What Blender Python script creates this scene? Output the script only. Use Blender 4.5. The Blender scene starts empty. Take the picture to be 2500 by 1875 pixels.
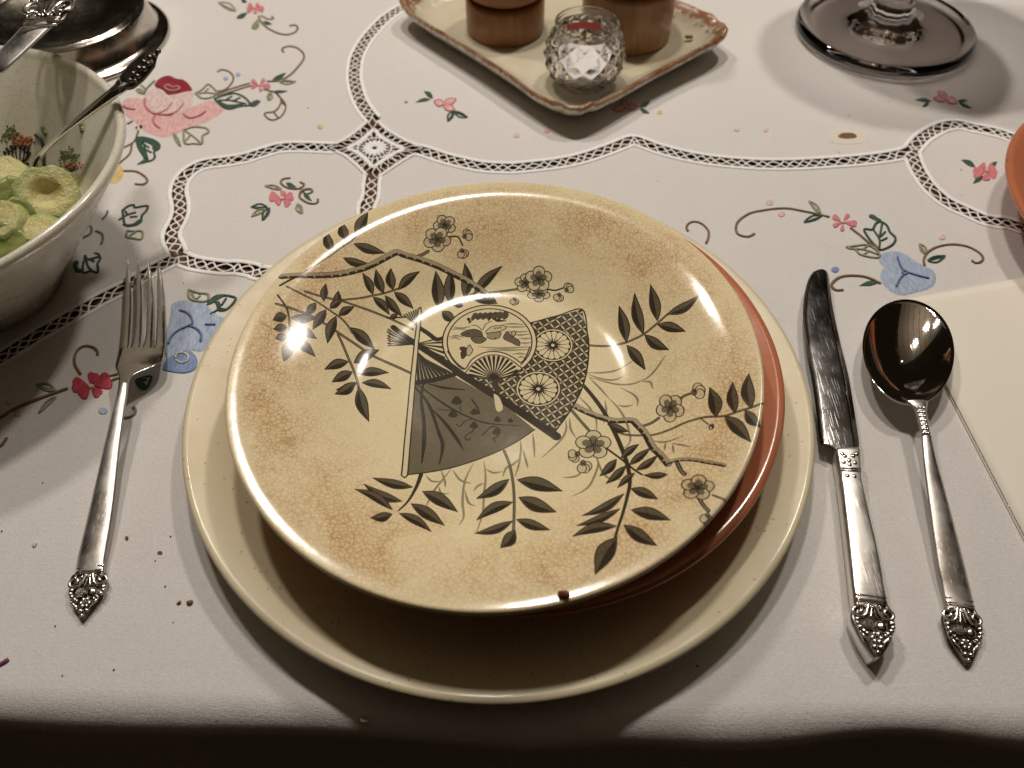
import bpy, bmesh, math, random
import numpy as np
from mathutils import Vector, geometry

# ------------------------------------------------------------------ camera
random.seed(4)
rng = np.random.default_rng(7)
scene = bpy.context.scene
col = scene.collection
PITCH = 0.9166961                      # camera looks this far below the horizontal
FPX = 1879.0                           # focal length in photo pixels (2500 wide)
CAM = np.array([0.0059, -0.2136, 0.2945])
cd = bpy.data.cameras.new('camera'); cam = bpy.data.objects.new('camera', cd); col.objects.link(cam)
cd.sensor_width = 34.6; cd.lens = 34.6 * FPX / 2500.0
cd.clip_start = 0.01; cd.clip_end = 50
cam.location = CAM; cam.rotation_euler = (math.pi / 2 - PITCH, 0, 0)
cd.dof.use_dof = True; cd.dof.focus_distance = 0.345; cd.dof.aperture_fstop = 9.0
scene.camera = cam

# ------------------------------------------------------------------ world, lamps, exposure
w = bpy.data.worlds.new('World'); scene.world = w; w.use_nodes = True
bg = w.node_tree.nodes['Background']
bg.inputs[0].default_value = (1.0, 0.62, 0.30, 1); bg.inputs[1].default_value = 0.007
def lamp(name, loc, power, radius, colr=(1.0, 0.91, 0.81)):
    l = bpy.data.lights.new(name, 'POINT'); l.energy = power; l.shadow_soft_size = radius; l.color = colr
    o = bpy.data.objects.new(name, l); o.location = loc; col.objects.link(o); return o
lamp('chandelier_bulb', (-0.37, 0.62, 1.06), 15.6, 0.042)
lamp('chandelier_bulb', (0.36, 0.62, 1.09), 16.6, 0.042)
lamp('chandelier_bulb', (-0.04, 0.465, 1.08), 17.4, 0.042)
scene.view_settings.view_transform = 'Standard'; scene.view_settings.look = 'None'
scene.view_settings.gamma = 1.0; scene.view_settings.exposure = 0.0
scene.view_settings.use_curve_mapping = False
scene.render.engine = 'CYCLES'
scene.cycles.use_denoising = True
scene.cycles.max_bounces = 8; scene.cycles.transmission_bounces = 8
scene.cycles.blur_glossy = 0.4
scene.cycles.sample_clamp_indirect = 4.0

# ------------------------------------------------------------------ photo pixels to positions
_fw = np.array([0, math.cos(PITCH), -math.sin(PITCH)]); _up = np.array([0, math.sin(PITCH), math.cos(PITCH)])
def ray(x, y):
    return np.array([1.0, 0, 0]) * ((x - 1250) / FPX) - _up * ((y - 937.5) / FPX) + _fw
def pix(x, y, z=0.0):
    d = ray(x, y); return CAM + d * ((z - CAM[2]) / d[2])
S = 2212 / 640.0
ORG = {'A': (0, 0), 'B': (620, 0), 'C': (1240, 0), 'D': (1860, 0), 'E': (0, 460), 'F': (620, 460), 'G': (1240, 460), 'H': (1860, 460),
       'I': (0, 920), 'J': (620, 920), 'K': (1240, 920), 'L': (1860, 920), 'M': (0, 1395), 'N': (620, 1395), 'O': (1240, 1395), 'P': (1860, 1395)}
def zp(reg, pts):                       # detail-view coordinates to photo pixels
    if reg == 'Q': return [(900 + x / 3.8138, 700 + y / 3.8138) for x, y in pts]
    if reg == 'R': return [(x / 5.2667, y / 5.2667) for x, y in pts]
    ox, oy = ORG[reg]; return [(ox + x / S, oy + y / S) for x, y in pts]
def wp(reg, pts, z=0.0):
    return np.array([pix(x, y, z) for x, y in zp(reg, pts)])

# ------------------------------------------------------------------ object helpers
def tag(o, label=None, cat=None, group=None, kind=None):
    if label: o['label'] = label
    if cat: o['category'] = cat
    if group: o['group'] = group
    if kind: o['kind'] = kind
    return o
def obj(name, verts, faces, m=None, parent=None, smooth=True, loc=None):
    me = bpy.data.meshes.new(name)
    me.from_pydata([tuple(map(float, v)) for v in verts], [], [tuple(map(int, f)) for f in faces]); me.update()
    if smooth: me.polygons.foreach_set('use_smooth', [True] * len(me.polygons))
    o = bpy.data.objects.new(name, me); col.objects.link(o)
    if m: me.materials.append(m)
    if parent: o.parent = parent
    if loc is not None: o.location = loc
    return o
def empty(name, loc=(0, 0, 0)):
    o = bpy.data.objects.new(name, None); o.location = loc; o.empty_display_size = 0.01; col.objects.link(o); return o
def recentre(o, c):                     # put a mesh's origin at c, the geometry stays where it is
    c = Vector(c); o.data.transform(__import__('mathutils').Matrix.Translation(-c)); o.location = c; return o
def fattr(o, name, vals):
    a = o.data.attributes.new(name, 'FLOAT', 'POINT'); a.data.foreach_set('value', np.asarray(vals, np.float32))
def lathe(prof, seg=96, closed=False):
    v, f = [], []; n = len(prof)
    for j in range(seg):
        a = 2 * math.pi * j / seg; c, s = math.cos(a), math.sin(a)
        for r, z in prof: v.append((r * c, r * s, z))
    m = n if closed else n - 1
    for j in range(seg):
        k = (j + 1) % seg
        for i in range(m):
            i2 = (i + 1) % n
            f.append((j * n + i, k * n + i, k * n + i2, j * n + i2))
    return v, f
def spline(pts, n=8, closed=False):
    P = np.array(pts, float); N = len(P)
    if N < 3 and not closed:
        t = np.linspace(0, 1, n + 1)[:, None]; return P[0] + (P[-1] - P[0]) * t
    out = []
    rngi = range(N) if closed else range(N - 1)
    for i in rngi:
        p1, p2 = P[i], P[(i + 1) % N]
        p0 = P[i - 1] if (i > 0 or closed) else 2 * p1 - p2
        p3 = P[(i + 2) % N] if (i + 2 < N or closed) else 2 * p2 - p1
        for t in np.linspace(0, 1, n, endpoint=False):
            out.append(0.5 * ((2 * p1) + (-p0 + p2) * t + (2 * p0 - 5 * p1 + 4 * p2 - p3) * t * t + (-p0 + 3 * p1 - 3 * p2 + p3) * t ** 3))
    if not closed: out.append(P[-1])
    return np.array(out)
def resample(P, step):
    P = np.array(P, float); d = np.r_[0, np.cumsum(np.linalg.norm(np.diff(P, axis=0), axis=1))]
    n = max(2, int(round(d[-1] / step)) + 1); s = np.linspace(0, d[-1], n)
    return np.stack([np.interp(s, d, P[:, k]) for k in range(P.shape[1])], 1)
def tube(P, r, sides=6, flat=1.0, up=(0, 0, 1)):
    P = np.array(P, float); n = len(P); r = np.broadcast_to(np.asarray(r, float), (n,)); up = np.array(up, float)
    T = np.gradient(P, axis=0); T /= np.linalg.norm(T, axis=1)[:, None] + 1e-12
    v, f = [], []
    for i in range(n):
        s = np.cross(T[i], up); l = np.linalg.norm(s); s = s / l if l > 1e-6 else np.array([1.0, 0, 0]); b = np.cross(s, T[i])
        for k in range(sides):
            a = 2 * math.pi * k / sides; v.append(P[i] + r[i] * (math.cos(a) * s + flat * math.sin(a) * b))
    for i in range(n - 1):
        for k in range(sides):
            k2 = (k + 1) % sides; f.append((i * sides + k, i * sides + k2, (i + 1) * sides + k2, (i + 1) * sides + k))
    f.append(tuple(range(sides - 1, -1, -1))); f.append(tuple((n - 1) * sides + k for k in range(sides)))
    return v, f
def join(*parts):
    V, Fc = [], []
    for v, f in parts:
        o = len(V); V += [tuple(map(float, q)) for q in v]; Fc += [tuple(i + o for i in q) for q in f]
    return V, Fc
def ball(c, r, seg=12, rings=8, sc=(1, 1, 1), M=None):
    v, f = [], []; c = np.array(c, float)
    for i in range(rings + 1):
        t = math.pi * i / rings
        for j in range(seg):
            p = 2 * math.pi * j / seg
            q = np.array([math.sin(t) * math.cos(p) * sc[0], math.sin(t) * math.sin(p) * sc[1], math.cos(t) * sc[2]]) * r
            v.append(c + (M @ q if M is not None else q))
    for i in range(rings):
        for j in range(seg):
            j2 = (j + 1) % seg; f.append((i * seg + j, (i + 1) * seg + j, (i + 1) * seg + j2, i * seg + j2))
    return v, f
def smooth_prof(keys, n=220, sig=5):
    r = np.array([k[0] for k in keys]); z = np.array([k[1] for k in keys]); x = np.linspace(r[0], r[-1], n); y = np.interp(x, r, z)
    k = np.exp(-0.5 * (np.arange(-3 * sig, 3 * sig + 1) / sig) ** 2); k /= k.sum()
    yp = np.r_[2 * y[0] - y[1:3 * sig + 1][::-1] if r[0] > 0 else y[1:3 * sig + 1][::-1], y, 2 * y[-1] - y[-3 * sig - 1:-1][::-1]]
    return x, np.convolve(yp, k, 'valid')

# ------------------------------------------------------------------ material helpers
class NT:
    def __init__(self, name):
        self.m = bpy.data.materials.new(name); self.m.use_nodes = True; self.t = self.m.node_tree
        self.b = self.t.nodes['Principled BSDF']
    def n(self, typ, **kw):
        o = self.t.nodes.new('ShaderNode' + typ)
        for k, v in kw.items(): setattr(o, k, v)
        return o
    def link(self, a, b): self.t.links.new(a, b)
    def put(self, sock, v):
        if isinstance(v, bpy.types.NodeSocket): self.link(v, sock)
        elif isinstance(v, (tuple, list)) and len(v) == 3 and sock.type == 'RGBA': sock.default_value = (*v, 1)
        else: sock.default_value = v
    def set(self, **kw):
        for k, v in kw.items(): self.put(self.b.inputs[k.replace('_', ' ')], v)
        return self
    def coord(self, kind='Object', scale=(1, 1, 1), rot=(0, 0, 0)):
        c = self.n('TexCoord'); mp = self.n('Mapping'); self.link(c.outputs[kind], mp.inputs[0])
        mp.inputs['Scale'].default_value = scale; mp.inputs['Rotation'].default_value = rot; return mp.outputs[0]
    def noise(self, vec, scale, detail=4, rough=0.55, dist=0):
        o = self.n('TexNoise'); self.link(vec, o.inputs['Vector']); o.inputs['Scale'].default_value = scale
        o.inputs['Detail'].default_value = detail; o.inputs['Roughness'].default_value = rough; o.inputs['Distortion'].default_value = dist
        return o.outputs['Fac']
    def voro(self, vec, scale, feature='F1', out='Distance'):
        o = self.n('TexVoronoi', feature=feature); self.link(vec, o.inputs['Vector']); o.inputs['Scale'].default_value = scale
        return o.outputs[out]
    def ramp(self, v, a, b, lo=0.0, hi=1.0):
        o = self.n('MapRange'); self.put(o.inputs[0], v); o.inputs[1].default_value = a; o.inputs[2].default_value = b
        o.inputs[3].default_value = lo; o.inputs[4].default_value = hi; return o.outputs[0]
    def math(self, op, a, b=0.0):
        o = self.n('Math', operation=op); self.put(o.inputs[0], a); self.put(o.inputs[1], b); return o.outputs[0]
    def mix(self, f, a, b, mode='MIX'):
        o = self.n('Mix', data_type='RGBA', blend_type=mode); self.put(o.inputs[0], f); self.put(o.inputs[6], a); self.put(o.inputs[7], b); return o.outputs[2]
    def bump(self, h, strength, dist, prev=None):
        o = self.n('Bump'); self.put(o.inputs['Height'], h); o.inputs['Strength'].default_value = strength; o.inputs['Distance'].default_value = dist
        if prev: self.link(prev, o.inputs['Normal'])
        return o.outputs[0]
    def attr(self, name):
        o = self.n('Attribute', attribute_name=name); return o.outputs['Fac']

def linen(name, colr):
    t = NT(name); c = t.coord()
    wx = t.noise(t.coord(scale=(1, 9, 1)), 520, 2); wy = t.noise(t.coord(scale=(9, 1, 1)), 520, 2)
    weave = t.math('ADD', wx, wy)
    slub = t.math('ADD', t.noise(t.coord(scale=(0.05, 1.6, 1)), 600, 2), t.noise(t.coord(scale=(1.6, 0.05, 1)), 600, 2))
    big = t.noise(c, 9, 3, 0.5, 0.6)
    crease = t.noise(t.coord(scale=(1.0, 0.22, 1), rot=(0, 0, 0.12)), 26, 2, 0.5, 0.3)
    f = t.ramp(weave, 0.75, 1.25, 0.0, 1.0)
    cc = t.mix(f, tuple(x * 0.88 for x in colr), tuple(min(1, x * 1.03) for x in colr))
    cc = t.mix(t.ramp(slub, 1.12, 1.3, 0, 0.35), cc, tuple(min(1, x * 1.1) for x in colr))
    cc = t.mix(t.ramp(big, 0.45, 0.75, 0, 0.25), cc, (colr[0] * 0.96, colr[1] * 0.93, colr[2] * 0.86))
    b = t.bump(big, 0.5, 0.006); b = t.bump(crease, 0.6, 0.0024, b); b = t.bump(slub, 0.25, 0.0003, b); b = t.bump(weave, 0.8, 0.0003, b)
    t.set(Base_Color=cc, Roughness=0.85, Normal=b, Specular_IOR_Level=0.2); t.b.inputs['Sheen Weight'].default_value = 0.12
    return t.m
def thread(name, colr, var=0.25, rough=0.55):
    t = NT(name); c = t.coord(scale=(1, 0.16, 1), rot=(0, 0, 0.5)); n = t.noise(c, 1500, 2)
    n2 = t.noise(t.coord(), 260, 2)
    cc = t.mix(t.ramp(n, 0.35, 0.65), tuple(x * (1 - var) for x in colr), tuple(min(1, x * (1 + var * 0.7)) for x in colr))
    cc = t.mix(t.ramp(n2, 0.4, 0.7, 0, 0.3), cc, tuple(min(1, x * 1.15 + 0.04) for x in colr))
    t.set(Base_Color=cc, Roughness=rough, Normal=t.bump(n, 0.6, 0.0004), Specular_IOR_Level=0.3); return t.m
def silver(name, colr=(0.74, 0.70, 0.65), rough=0.16, scratch=0.5, aniso=None):
    t = NT(name); c = t.coord()
    sc = t.noise(t.coord(scale=(1, 0.05, 1), rot=(0, 0, 0.9)), 1700, 3); sc2 = t.noise(t.coord(scale=(1, 0.06, 1), rot=(0, 0, -0.25)), 1500, 3)
    s = t.math('MAXIMUM', t.ramp(sc, 0.60, 0.75), t.ramp(sc2, 0.62, 0.78)); cl = t.noise(c, 60, 4)
    ro = t.math('ADD', t.ramp(cl, 0.3, 0.75, rough * 0.7, rough * 1.6), t.math('MULTIPLY', s, 0.22 * scratch))
    t.set(Base_Color=t.mix(t.ramp(cl, 0.4, 0.8, 0, 0.4), colr, tuple(x * 0.72 for x in colr)), Metallic=1.0, Roughness=ro,
          Normal=t.bump(t.math('ADD', s, t.math('MULTIPLY', cl, 0.6)), 0.12 * scratch + 0.02, 0.0004)); return t.m
def plain(name, colr, rough=0.5, **kw):
    t = NT(name); n = t.noise(t.coord(), 300, 3)
    t.set(Base_Color=t.mix(t.ramp(n, 0.3, 0.7), tuple(x * 0.85 for x in colr), tuple(min(1, x * 1.1) for x in colr)), Roughness=rough, **kw); return t.m
def stoneware(name, colr, speck=(0.16, 0.11, 0.06), dens=0.30, scale=420, rough=0.22, big=True, coat=0.4):
    t = NT(name); c = t.coord(); v = t.n('TexVoronoi'); t.link(c, v.inputs['Vector']); v.inputs['Scale'].default_value = scale
    sel = t.math('LESS_THAN', t.n('SeparateColor').outputs[0], dens)
    sep = sel.node.inputs[0].links[0].from_node; t.link(v.outputs['Color'], sep.inputs[0])
    dot = t.math('MULTIPLY', t.ramp(v.outputs['Distance'], 0.12, 0.3, 1, 0), sel)
    n = t.noise(c, 30, 4); n2 = t.noise(c, 900, 2)
    cc = t.mix(t.ramp(n, 0.3, 0.75), colr, tuple(x * y for x, y in zip(colr, (0.93, 0.9, 0.82))))
    cc = t.mix(t.ramp(n2, 0.5, 0.8, 0, 0.25), cc, tuple(x * 0.7 for x in colr))
    cc = t.mix(t.math('MULTIPLY', dot, 0.8), cc, speck)
    t.set(Base_Color=cc, Roughness=t.ramp(n, 0.3, 0.7, rough * 0.8, rough * 1.5), Normal=t.bump(n, 0.06, 0.003)); t.b.inputs['Coat Weight'].default_value = coat
    t.b.inputs['Coat Roughness'].default_value = 0.08; return t.m
def wood(name, a, b, scale=(14, 14, 1.2), rough=0.4):
    t = NT(name); c = t.coord(scale=scale); n = t.noise(c, 18, 5, 0.6, 1.2); n2 = t.noise(t.coord(scale=(60, 60, 2.5)), 22, 3)
    f = t.math('ADD', t.math('MULTIPLY', n, 0.7), t.math('MULTIPLY', n2, 0.4))
    t.set(Base_Color=t.mix(t.ramp(f, 0.38, 0.72), a, b), Roughness=rough, Normal=t.bump(f, 0.12, 0.0006)); return t.m
def glass(name, colr=(1, 1, 1), rough=0.0, ior=1.5):
    t = NT(name); n = t.noise(t.coord(), 40, 2)
    t.set(Base_Color=colr, Roughness=rough, IOR=ior, Normal=t.bump(n, 0.02, 0.002)); t.b.inputs['Transmission Weight'].default_value = 1.0; return t.m

M_linen = linen('linen_white', (0.76, 0.735, 0.715))
M_lace = thread('lace_cotton', (0.88, 0.87, 0.85), 0.08, 0.8)
M_silver = silver('polished_silver', (0.80, 0.77, 0.73), 0.17, 0.5); M_worn = silver('worn_silver', (0.80, 0.77, 0.73), 0.34, 0.8); M_mirror = silver('mirror_silver', (0.82, 0.79, 0.75), 0.05, 0.15)
M_dark = silver('tarnished_silver', (0.16, 0.14, 0.12), 0.30, 0.6); M_steel = silver('knife_steel', (0.36, 0.35, 0.34), 0.15, 0.5)
M_tips = silver('relief_silver', (0.80, 0.76, 0.70), 0.2, 0.3)
M_dishm = silver('dish_metal', (0.62, 0.58, 0.51), 0.16, 0.5)
M_red = stoneware('terracotta_glaze', (0.50, 0.17, 0.085), (0.25, 0.05, 0.02), 0.05, 260, 0.16)
M_charger = stoneware('speckled_cream_stoneware', (0.69, 0.61, 0.42), (0.28, 0.20, 0.12), 0.10, 460, 0.34, coat=0.15)
M_bowl = stoneware('speckled_bowl_glaze', (0.70, 0.675, 0.58), (0.22, 0.22, 0.15), 0.6, 800, 0.2)
M_paper = NT('cream_paper').set(Base_Color=(0.80, 0.755, 0.66), Roughness=0.85).m

# ------------------------------------------------------------------ setting: floor, plank ceiling seen in the silver
TABLE_Z = -0.0032
fl = obj('floor', [(-3, -3, -0.76), (3, -3, -0.76), (3, 3, -0.76), (-3, 3, -0.76)], [(0, 1, 2, 3)], wood('floor_wood', (0.05, 0.03, 0.018), (0.09, 0.055, 0.03), (2, 14, 1)), smooth=False)
tag(fl, 'dark wooden floor below the table edge', kind='structure')
M_ceil = wood('ceiling_boards', (0.27, 0.215, 0.155), (0.33, 0.27, 0.195), (2, 14, 1), 0.7)
ce = tag(empty('ceiling', (0, 0, 2.2)), 'pale plank ceiling mirrored in the spoon bowl', kind='structure')
for i in range(9):
    x0 = -1.6 + i * 0.36
    v = [(x0, -1.6, 0), (x0 + 0.33, -1.6, 0), (x0 + 0.33, 1.9, 0), (x0, 1.9, 0)]
    v += [(a, b, 0.03) for a, b, _ in v]
    obj('plank', v, [(0, 1, 2, 3), (7, 6, 5, 4), (0, 4, 5, 1), (1, 5, 6, 2), (2, 6, 7, 3), (3, 7, 4, 0)], M_ceil, ce, smooth=False)

# ------------------------------------------------------------------ table
M_table = wood('table_wood', (0.11, 0.045, 0.018), (0.20, 0.085, 0.034), (2, 16, 2), 0.35)
tb = tag(empty('dining_table', (0, 0.35, -0.76)), 'brown wooden dining table showing through the lace of the cloth', 'table')
def boxv(x0, x1, y0, y1, z0, z1):
    v = [(x, y, z) for z in (z0, z1) for y in (y0, y1) for x in (x0, x1)]
    return v, [(0, 2, 3, 1), (4, 5, 7, 6), (0, 1, 5, 4), (1, 3, 7, 5), (3, 2, 6, 7), (2, 0, 4, 6)]
tp = obj('tabletop', *boxv(-0.78, 0.78, -0.132 - 0.35, 0.50, 0.735, 0.76 + TABLE_Z), M_table, tb, smooth=False)
for sx in (-0.7, 0.7):
    for sy in (-0.40, 0.42):
        obj('leg', *boxv(sx - 0.03, sx + 0.03, sy - 0.03, sy + 0.03, 0, 0.735), M_table, tb, smooth=False)

# ------------------------------------------------------------------ tablecloth: linen with cut-out lace bands
cloth = tag(empty('tablecloth', (0, 0, 0)), 'white linen tablecloth with lace bands and embroidered flowers', 'tablecloth')
HW = 0.0042                             # half width of the open band
strips_px = [
    zp('B', [(1330, 20), (1240, 70), (1160, 120), (1100, 165), (1030, 235), (960, 315), (905, 400), (865, 485), (850, 570), (845, 660), (865, 760), (900, 860), (955, 945), (1010, 1010)]),
    zp('B', [(1330, 1262), (1420, 1272), (1580, 1325), (1750, 1370), (1930, 1405), (2100, 1415)]) + zp('C', [(60, 1415), (220, 1400), (400, 1380), (560, 1350), (720, 1305), (860, 1255), (980, 1208), (1060, 1182),
        (1160, 1214), (1260, 1250), (1440, 1300), (1640, 1340), (1840, 1365), (2040, 1380)]) + zp('D', [(20, 1386), (280, 1385), (550, 1370), (830, 1350), (1020, 1328), (1180, 1300), (1262, 1272)]),
    zp('D', [(1262, 1272), (1310, 1210), (1360, 1160), (1430, 1115), (1520, 1072), (1600, 1052), (1670, 1052), (1750, 1070), (1840, 1088), (1960, 1112), (2060, 1142), (2200, 1200), (2400, 1330)]),
    zp('D', [(1262, 1272), (1280, 1340), (1315, 1425), (1355, 1495), (1400, 1560), (1455, 1618)]) + zp('H', [(1530, 92), (1610, 142), (1710, 187), (1810, 232), (1880, 262), (1980, 282), (2070, 292), (2160, 320), (2260, 350), (2420, 400)]),
    zp('B', [(690, 1250), (550, 1245), (430, 1240), (290, 1240), (200, 1250), (110, 1275), (0, 1310)]) + zp('A', [(2080, 1330), (1980, 1350), (1870, 1365), (1780, 1375), (1690, 1397), (1610, 1440), (1555, 1490), (1520, 1545), (1505, 1605)])
        + zp('E', [(1505, 60), (1520, 120), (1520, 205), (1495, 280), (1462, 340), (1445, 390), (1450, 440), (1475, 490), (1500, 560)]),
    zp('E', [(1500, 575), (1590, 618), (1680, 640), (1780, 655), (1900, 668), (2000, 668), (2130, 690), (2212, 715)]) + [(760, 668), (840, 620), (890, 560)] + zp('F', [(950, 150), (975, 100), (988, 30)]) + zp('B', [(990, 1560), (1005, 1470)]),
    zp('E', [(1495, 580), (1440, 610), (1340, 660), (1270, 700), (1170, 760), (1060, 830), (960, 880), (850, 935), (755, 990), (655, 1045), (550, 1105), (455, 1160), (345, 1220), (235, 1290), (140, 1345), (40, 1410), (-120, 1500)]),
]
strips = []
for pp in strips_px:
    P = np.array([pix(x, y, 0)[:2] for x, y in pp]); strips.append(resample(spline(P, 8), 0.001))
# the pointed lace medallion where three bands meet
med_c = pix(*zp('B', [(1018, 1250)])[0])[:2]
med_px = [(1010, 985), (1080, 1060), (1180, 1130), (1290, 1190), (1430, 1262), (1300, 1330), (1160, 1420), (1060, 1490), (1000, 1530), (940, 1470), (860, 1390), (760, 1310), (640, 1250), (760, 1180), (860, 1110), (930, 1050)]
med = np.array([pix(x, y, 0)[:2] for x, y in zp('B', med_px)])
def inpoly(P, poly):
    P = np.atleast_2d(P); x, y = P[:, 0], P[:, 1]; r = np.zeros(len(P), bool); j = len(poly) - 1
    for i in range(len(poly)):
        xi, yi = poly[i]; xj, yj = poly[j]
        c = ((yi > y) != (yj > y)) & (x < (xj - xi) * (y - yi) / (yj - yi + 1e-15) + xi); r ^= c; j = i
    return r
def dist_strip(P, s):
    P = np.atleast_2d(P); out = np.full(len(P), 9.0)
    for k in range(0, len(P), 4000):
        q = P[k:k + 4000]; out[k:k + 4000] = np.sqrt(((q[:, None, :] - s[None, ::2, :]) ** 2).sum(2)).min(1)
    return out
def band_dist(P):
    return np.min([dist_strip(P, s) for s in strips], axis=0)
def normals2(s):
    t = np.gradient(s, axis=0); t /= np.linalg.norm(t, axis=1)[:, None]; return np.stack([-t[:, 1], t[:, 0]], 1)

YF = -0.122                             # the flat top runs to here, then the cloth rolls over the table edge
pts, edges = [], []
def addline(L, close=False):
    o = len(pts); pts.extend(map(tuple, L)); n = len(L)
    edges.extend((o + i, o + i + 1) for i in range(n - 1))
    if close: edges.append((o + n - 1, o))
X0, X1, Y1 = -0.62, 0.62, 0.62
xs_front = np.linspace(X0, X1, 125)
addline([(x, YF) for x in xs_front]); addline([(X1, YF), (X1, Y1), (X0, Y1), (X0, YF)])
for s in strips:
    nn = normals2(s); q = s[::2]; m = nn[::2]
    addline(q + m * HW); addline(q - m * HW)
addline(med, True)
gx, gy = np.meshgrid(np.linspace(X0 + 0.01, X1 - 0.01, 78), np.linspace(YF + 0.01, Y1 - 0.01, 46))
G = np.stack([gx.ravel(), gy.ravel()], 1); G = G[(band_dist(G) > HW + 0.004)]; pts.extend(map(tuple, G))
res = geometry.delaunay_2d_cdt([Vector(p) for p in pts], edges, [], 0, 1e-6)
V2 = np.array([tuple(v) for v in res[0]]); T3 = np.array([f for f in res[2]])
cen = V2[T3].mean(1)
keep = (band_dist(cen) > HW * 0.985) & ~inpoly(cen, med) & (cen[:, 1] > YF - 1e-4)
T3 = T3[keep]
a, b, c = V2[T3[:, 0]], V2[T3[:, 1]], V2[T3[:, 2]]
flip = ((b - a)[:, 0] * (c - a)[:, 1] - (b - a)[:, 1] * (c - a)[:, 0]) < 0
T3[flip] = T3[flip][:, ::-1]
V = [(x, y, 0.0) for x, y in V2]; Fs = [tuple(t) for t in T3]
# the drop over the front edge
o0 = len(V); nx = len(xs_front)
def edge_y(x): return -0.1345 + 0.0075 * max(0.0, -x / 0.18) ** 1.4 - 0.0006 * math.sin(x * 31 + 1)
rows = 0; RB = 0.0125
prof = [('flat', t) for t in (0.0, 0.5, 1.0)] + [('arc', t) for t in np.linspace(0.06, 1, 14)] + [('drop', t) for t in np.linspace(0.02, 1, 22)]
for kind, t in prof:
    for x in xs_front:
        ye = edge_y(x); fold = 0.5 + 0.5 * math.sin(x * 26 + 0.7 * math.sin(x * 9)); rb = RB * (0.92 + 0.2 * fold + 0.13 * math.sin(x * 61 + 2) * (x > 0))
        if kind == 'flat': y = YF + (ye - YF) * t; z = 0
        elif kind == 'arc': y = ye - rb * math.sin(t * math.pi / 2); z = -rb * (1 - math.cos(t * math.pi / 2))
        else: y = ye - rb - t * 0.016 * (fold - 0.35) - 0.004 * t; z = -rb - t * 0.26
        V.append((x, y, z))
    rows += 1
for i in range(rows - 1):
    for j in range(nx - 1):
        q = o0 + i * nx + j; Fs.append((q, q + nx, q + nx + 1, q + 1))
sheet = obj('linen_sheet', V, Fs, M_linen, cloth)

# satin-stitched rails and the threads that cross the bands
def lace_tubes(s, idx):
    parts = []; nn = normals2(s)
    inside = lambda q: (np.min([dist_strip(q, t) for k, t in enumerate(strips) if k != idx], axis=0) < HW * 0.92) | inpoly(q, med)
    for sg in (1, -1):
        L = s + nn * sg * (HW + 0.0007); bad = inside(L); run = []
        for p, bd in zip(L[::2], bad[::2]):
            if bd:
                if len(run) > 3: parts.append(tube([(x, y, 0.0001) for x, y in run], 0.0014, 8, 0.34))
                run = []
            else: run.append(p)
        if len(run) > 3: parts.append(tube([(x, y, 0.0001) for x, y in run], 0.0014, 8, 0.34))
    n = len(s); arc = np.arange(n) * 0.001; pitch = 0.0064
    nc = int(arc[-1] / pitch); knots = (np.arange(nc + 1) + 0.16 * rng.standard_normal(nc + 1)) * pitch
    ph = np.interp(arc, knots, np.arange(nc + 1)); amp = HW * np.interp(arc, knots, 0.62 + 0.10 * rng.standard_normal(nc + 1))
    for sg in (1, -1):
        wv = s + nn * (sg * amp * np.sin(math.pi * ph))[:, None]; ins = inpoly(wv, med)
        run = [(x, y, -0.0002) for (x, y), i_ in zip(wv, ins) if not i_]
        parts.append(tube(run, 0.00056, 5, 0.8))
    for k in range(nc):
        i = int(np.clip(round((knots[k] + knots[k + 1]) / 2 / 0.001), 0, n - 1))
        if inpoly(s[i], med)[0]: continue
        for sg in (1, -1):
            a_ = s[i] + nn[i] * sg * amp[i] * 0.9; j = int(np.clip(i + rng.integers(-1, 2), 0, n - 1)); b_ = s[j] + nn[j] * sg * (HW + 0.0004)
            parts.append(tube([(a_[0], a_[1], -0.0002), ((a_[0] + b_[0]) / 2, (a_[1] + b_[1]) / 2, -0.0002), (b_[0], b_[1], 0)], 0.00052, 5))
        j = int(np.clip(round(knots[k] / 0.001), 0, n - 1)); parts.append(ball((s[j][0], s[j][1], -0.0002), 0.00062, 6, 4, (1, 1, 0.6)))
    return join(*parts)
for i, s in enumerate(strips):
    obj('lace_band', *lace_tubes(s, i), M_lace, cloth)
mp = []
mr = resample(np.vstack([spline(med, 6, True), spline(med, 6, True)[:1]]), 0.0015)
mb = band_dist(mr) > HW * 0.8; run = []
for p, okk in list(zip(mr, mb)) + [(None, False)]:
    if okk: run.append((p[0], p[1], 0.0002))
    else:
        if len(run) > 3: mp.append(tube(run, 0.0013, 6, 0.5))
        run = []
ring = med_c + (np.vstack([spline(med, 6, True), spline(med, 6, True)[:1]]) - med_c) * 0.60
mp.append(tube([(x, y, 0) for x, y in resample(ring, 0.0015)], 0.0011, 6, 0.5))
mp.append(tube([(x, y, 0) for x, y in resample(med_c + (ring - med_c) * 0.90, 0.0015)], 0.0009, 6, 0.5))
for k in range(22):                                  # net between the ring and the edge
    ang = 2 * math.pi * k / 22; d = np.array([math.cos(ang), math.sin(ang)])
    i1 = np.argmin(np.abs(np.angle(np.exp(1j * (np.arctan2(*(ring - med_c).T[::-1]) - ang))))); 
    p0 = ring[i1]; p1 = med_c + (p0 - med_c) / 0.60
    for sg in (-0.0026, 0.0026):
        tq = np.array([-d[1], d[0]]) * sg
        mp.append(tube([(p0[0], p0[1], 0), *( (q[0], q[1], 0) for q in (p0 + (p1 - p0) * 0.5 + tq, p1)) ], 0.00045, 5))
fl_r = 0.0085
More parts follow.
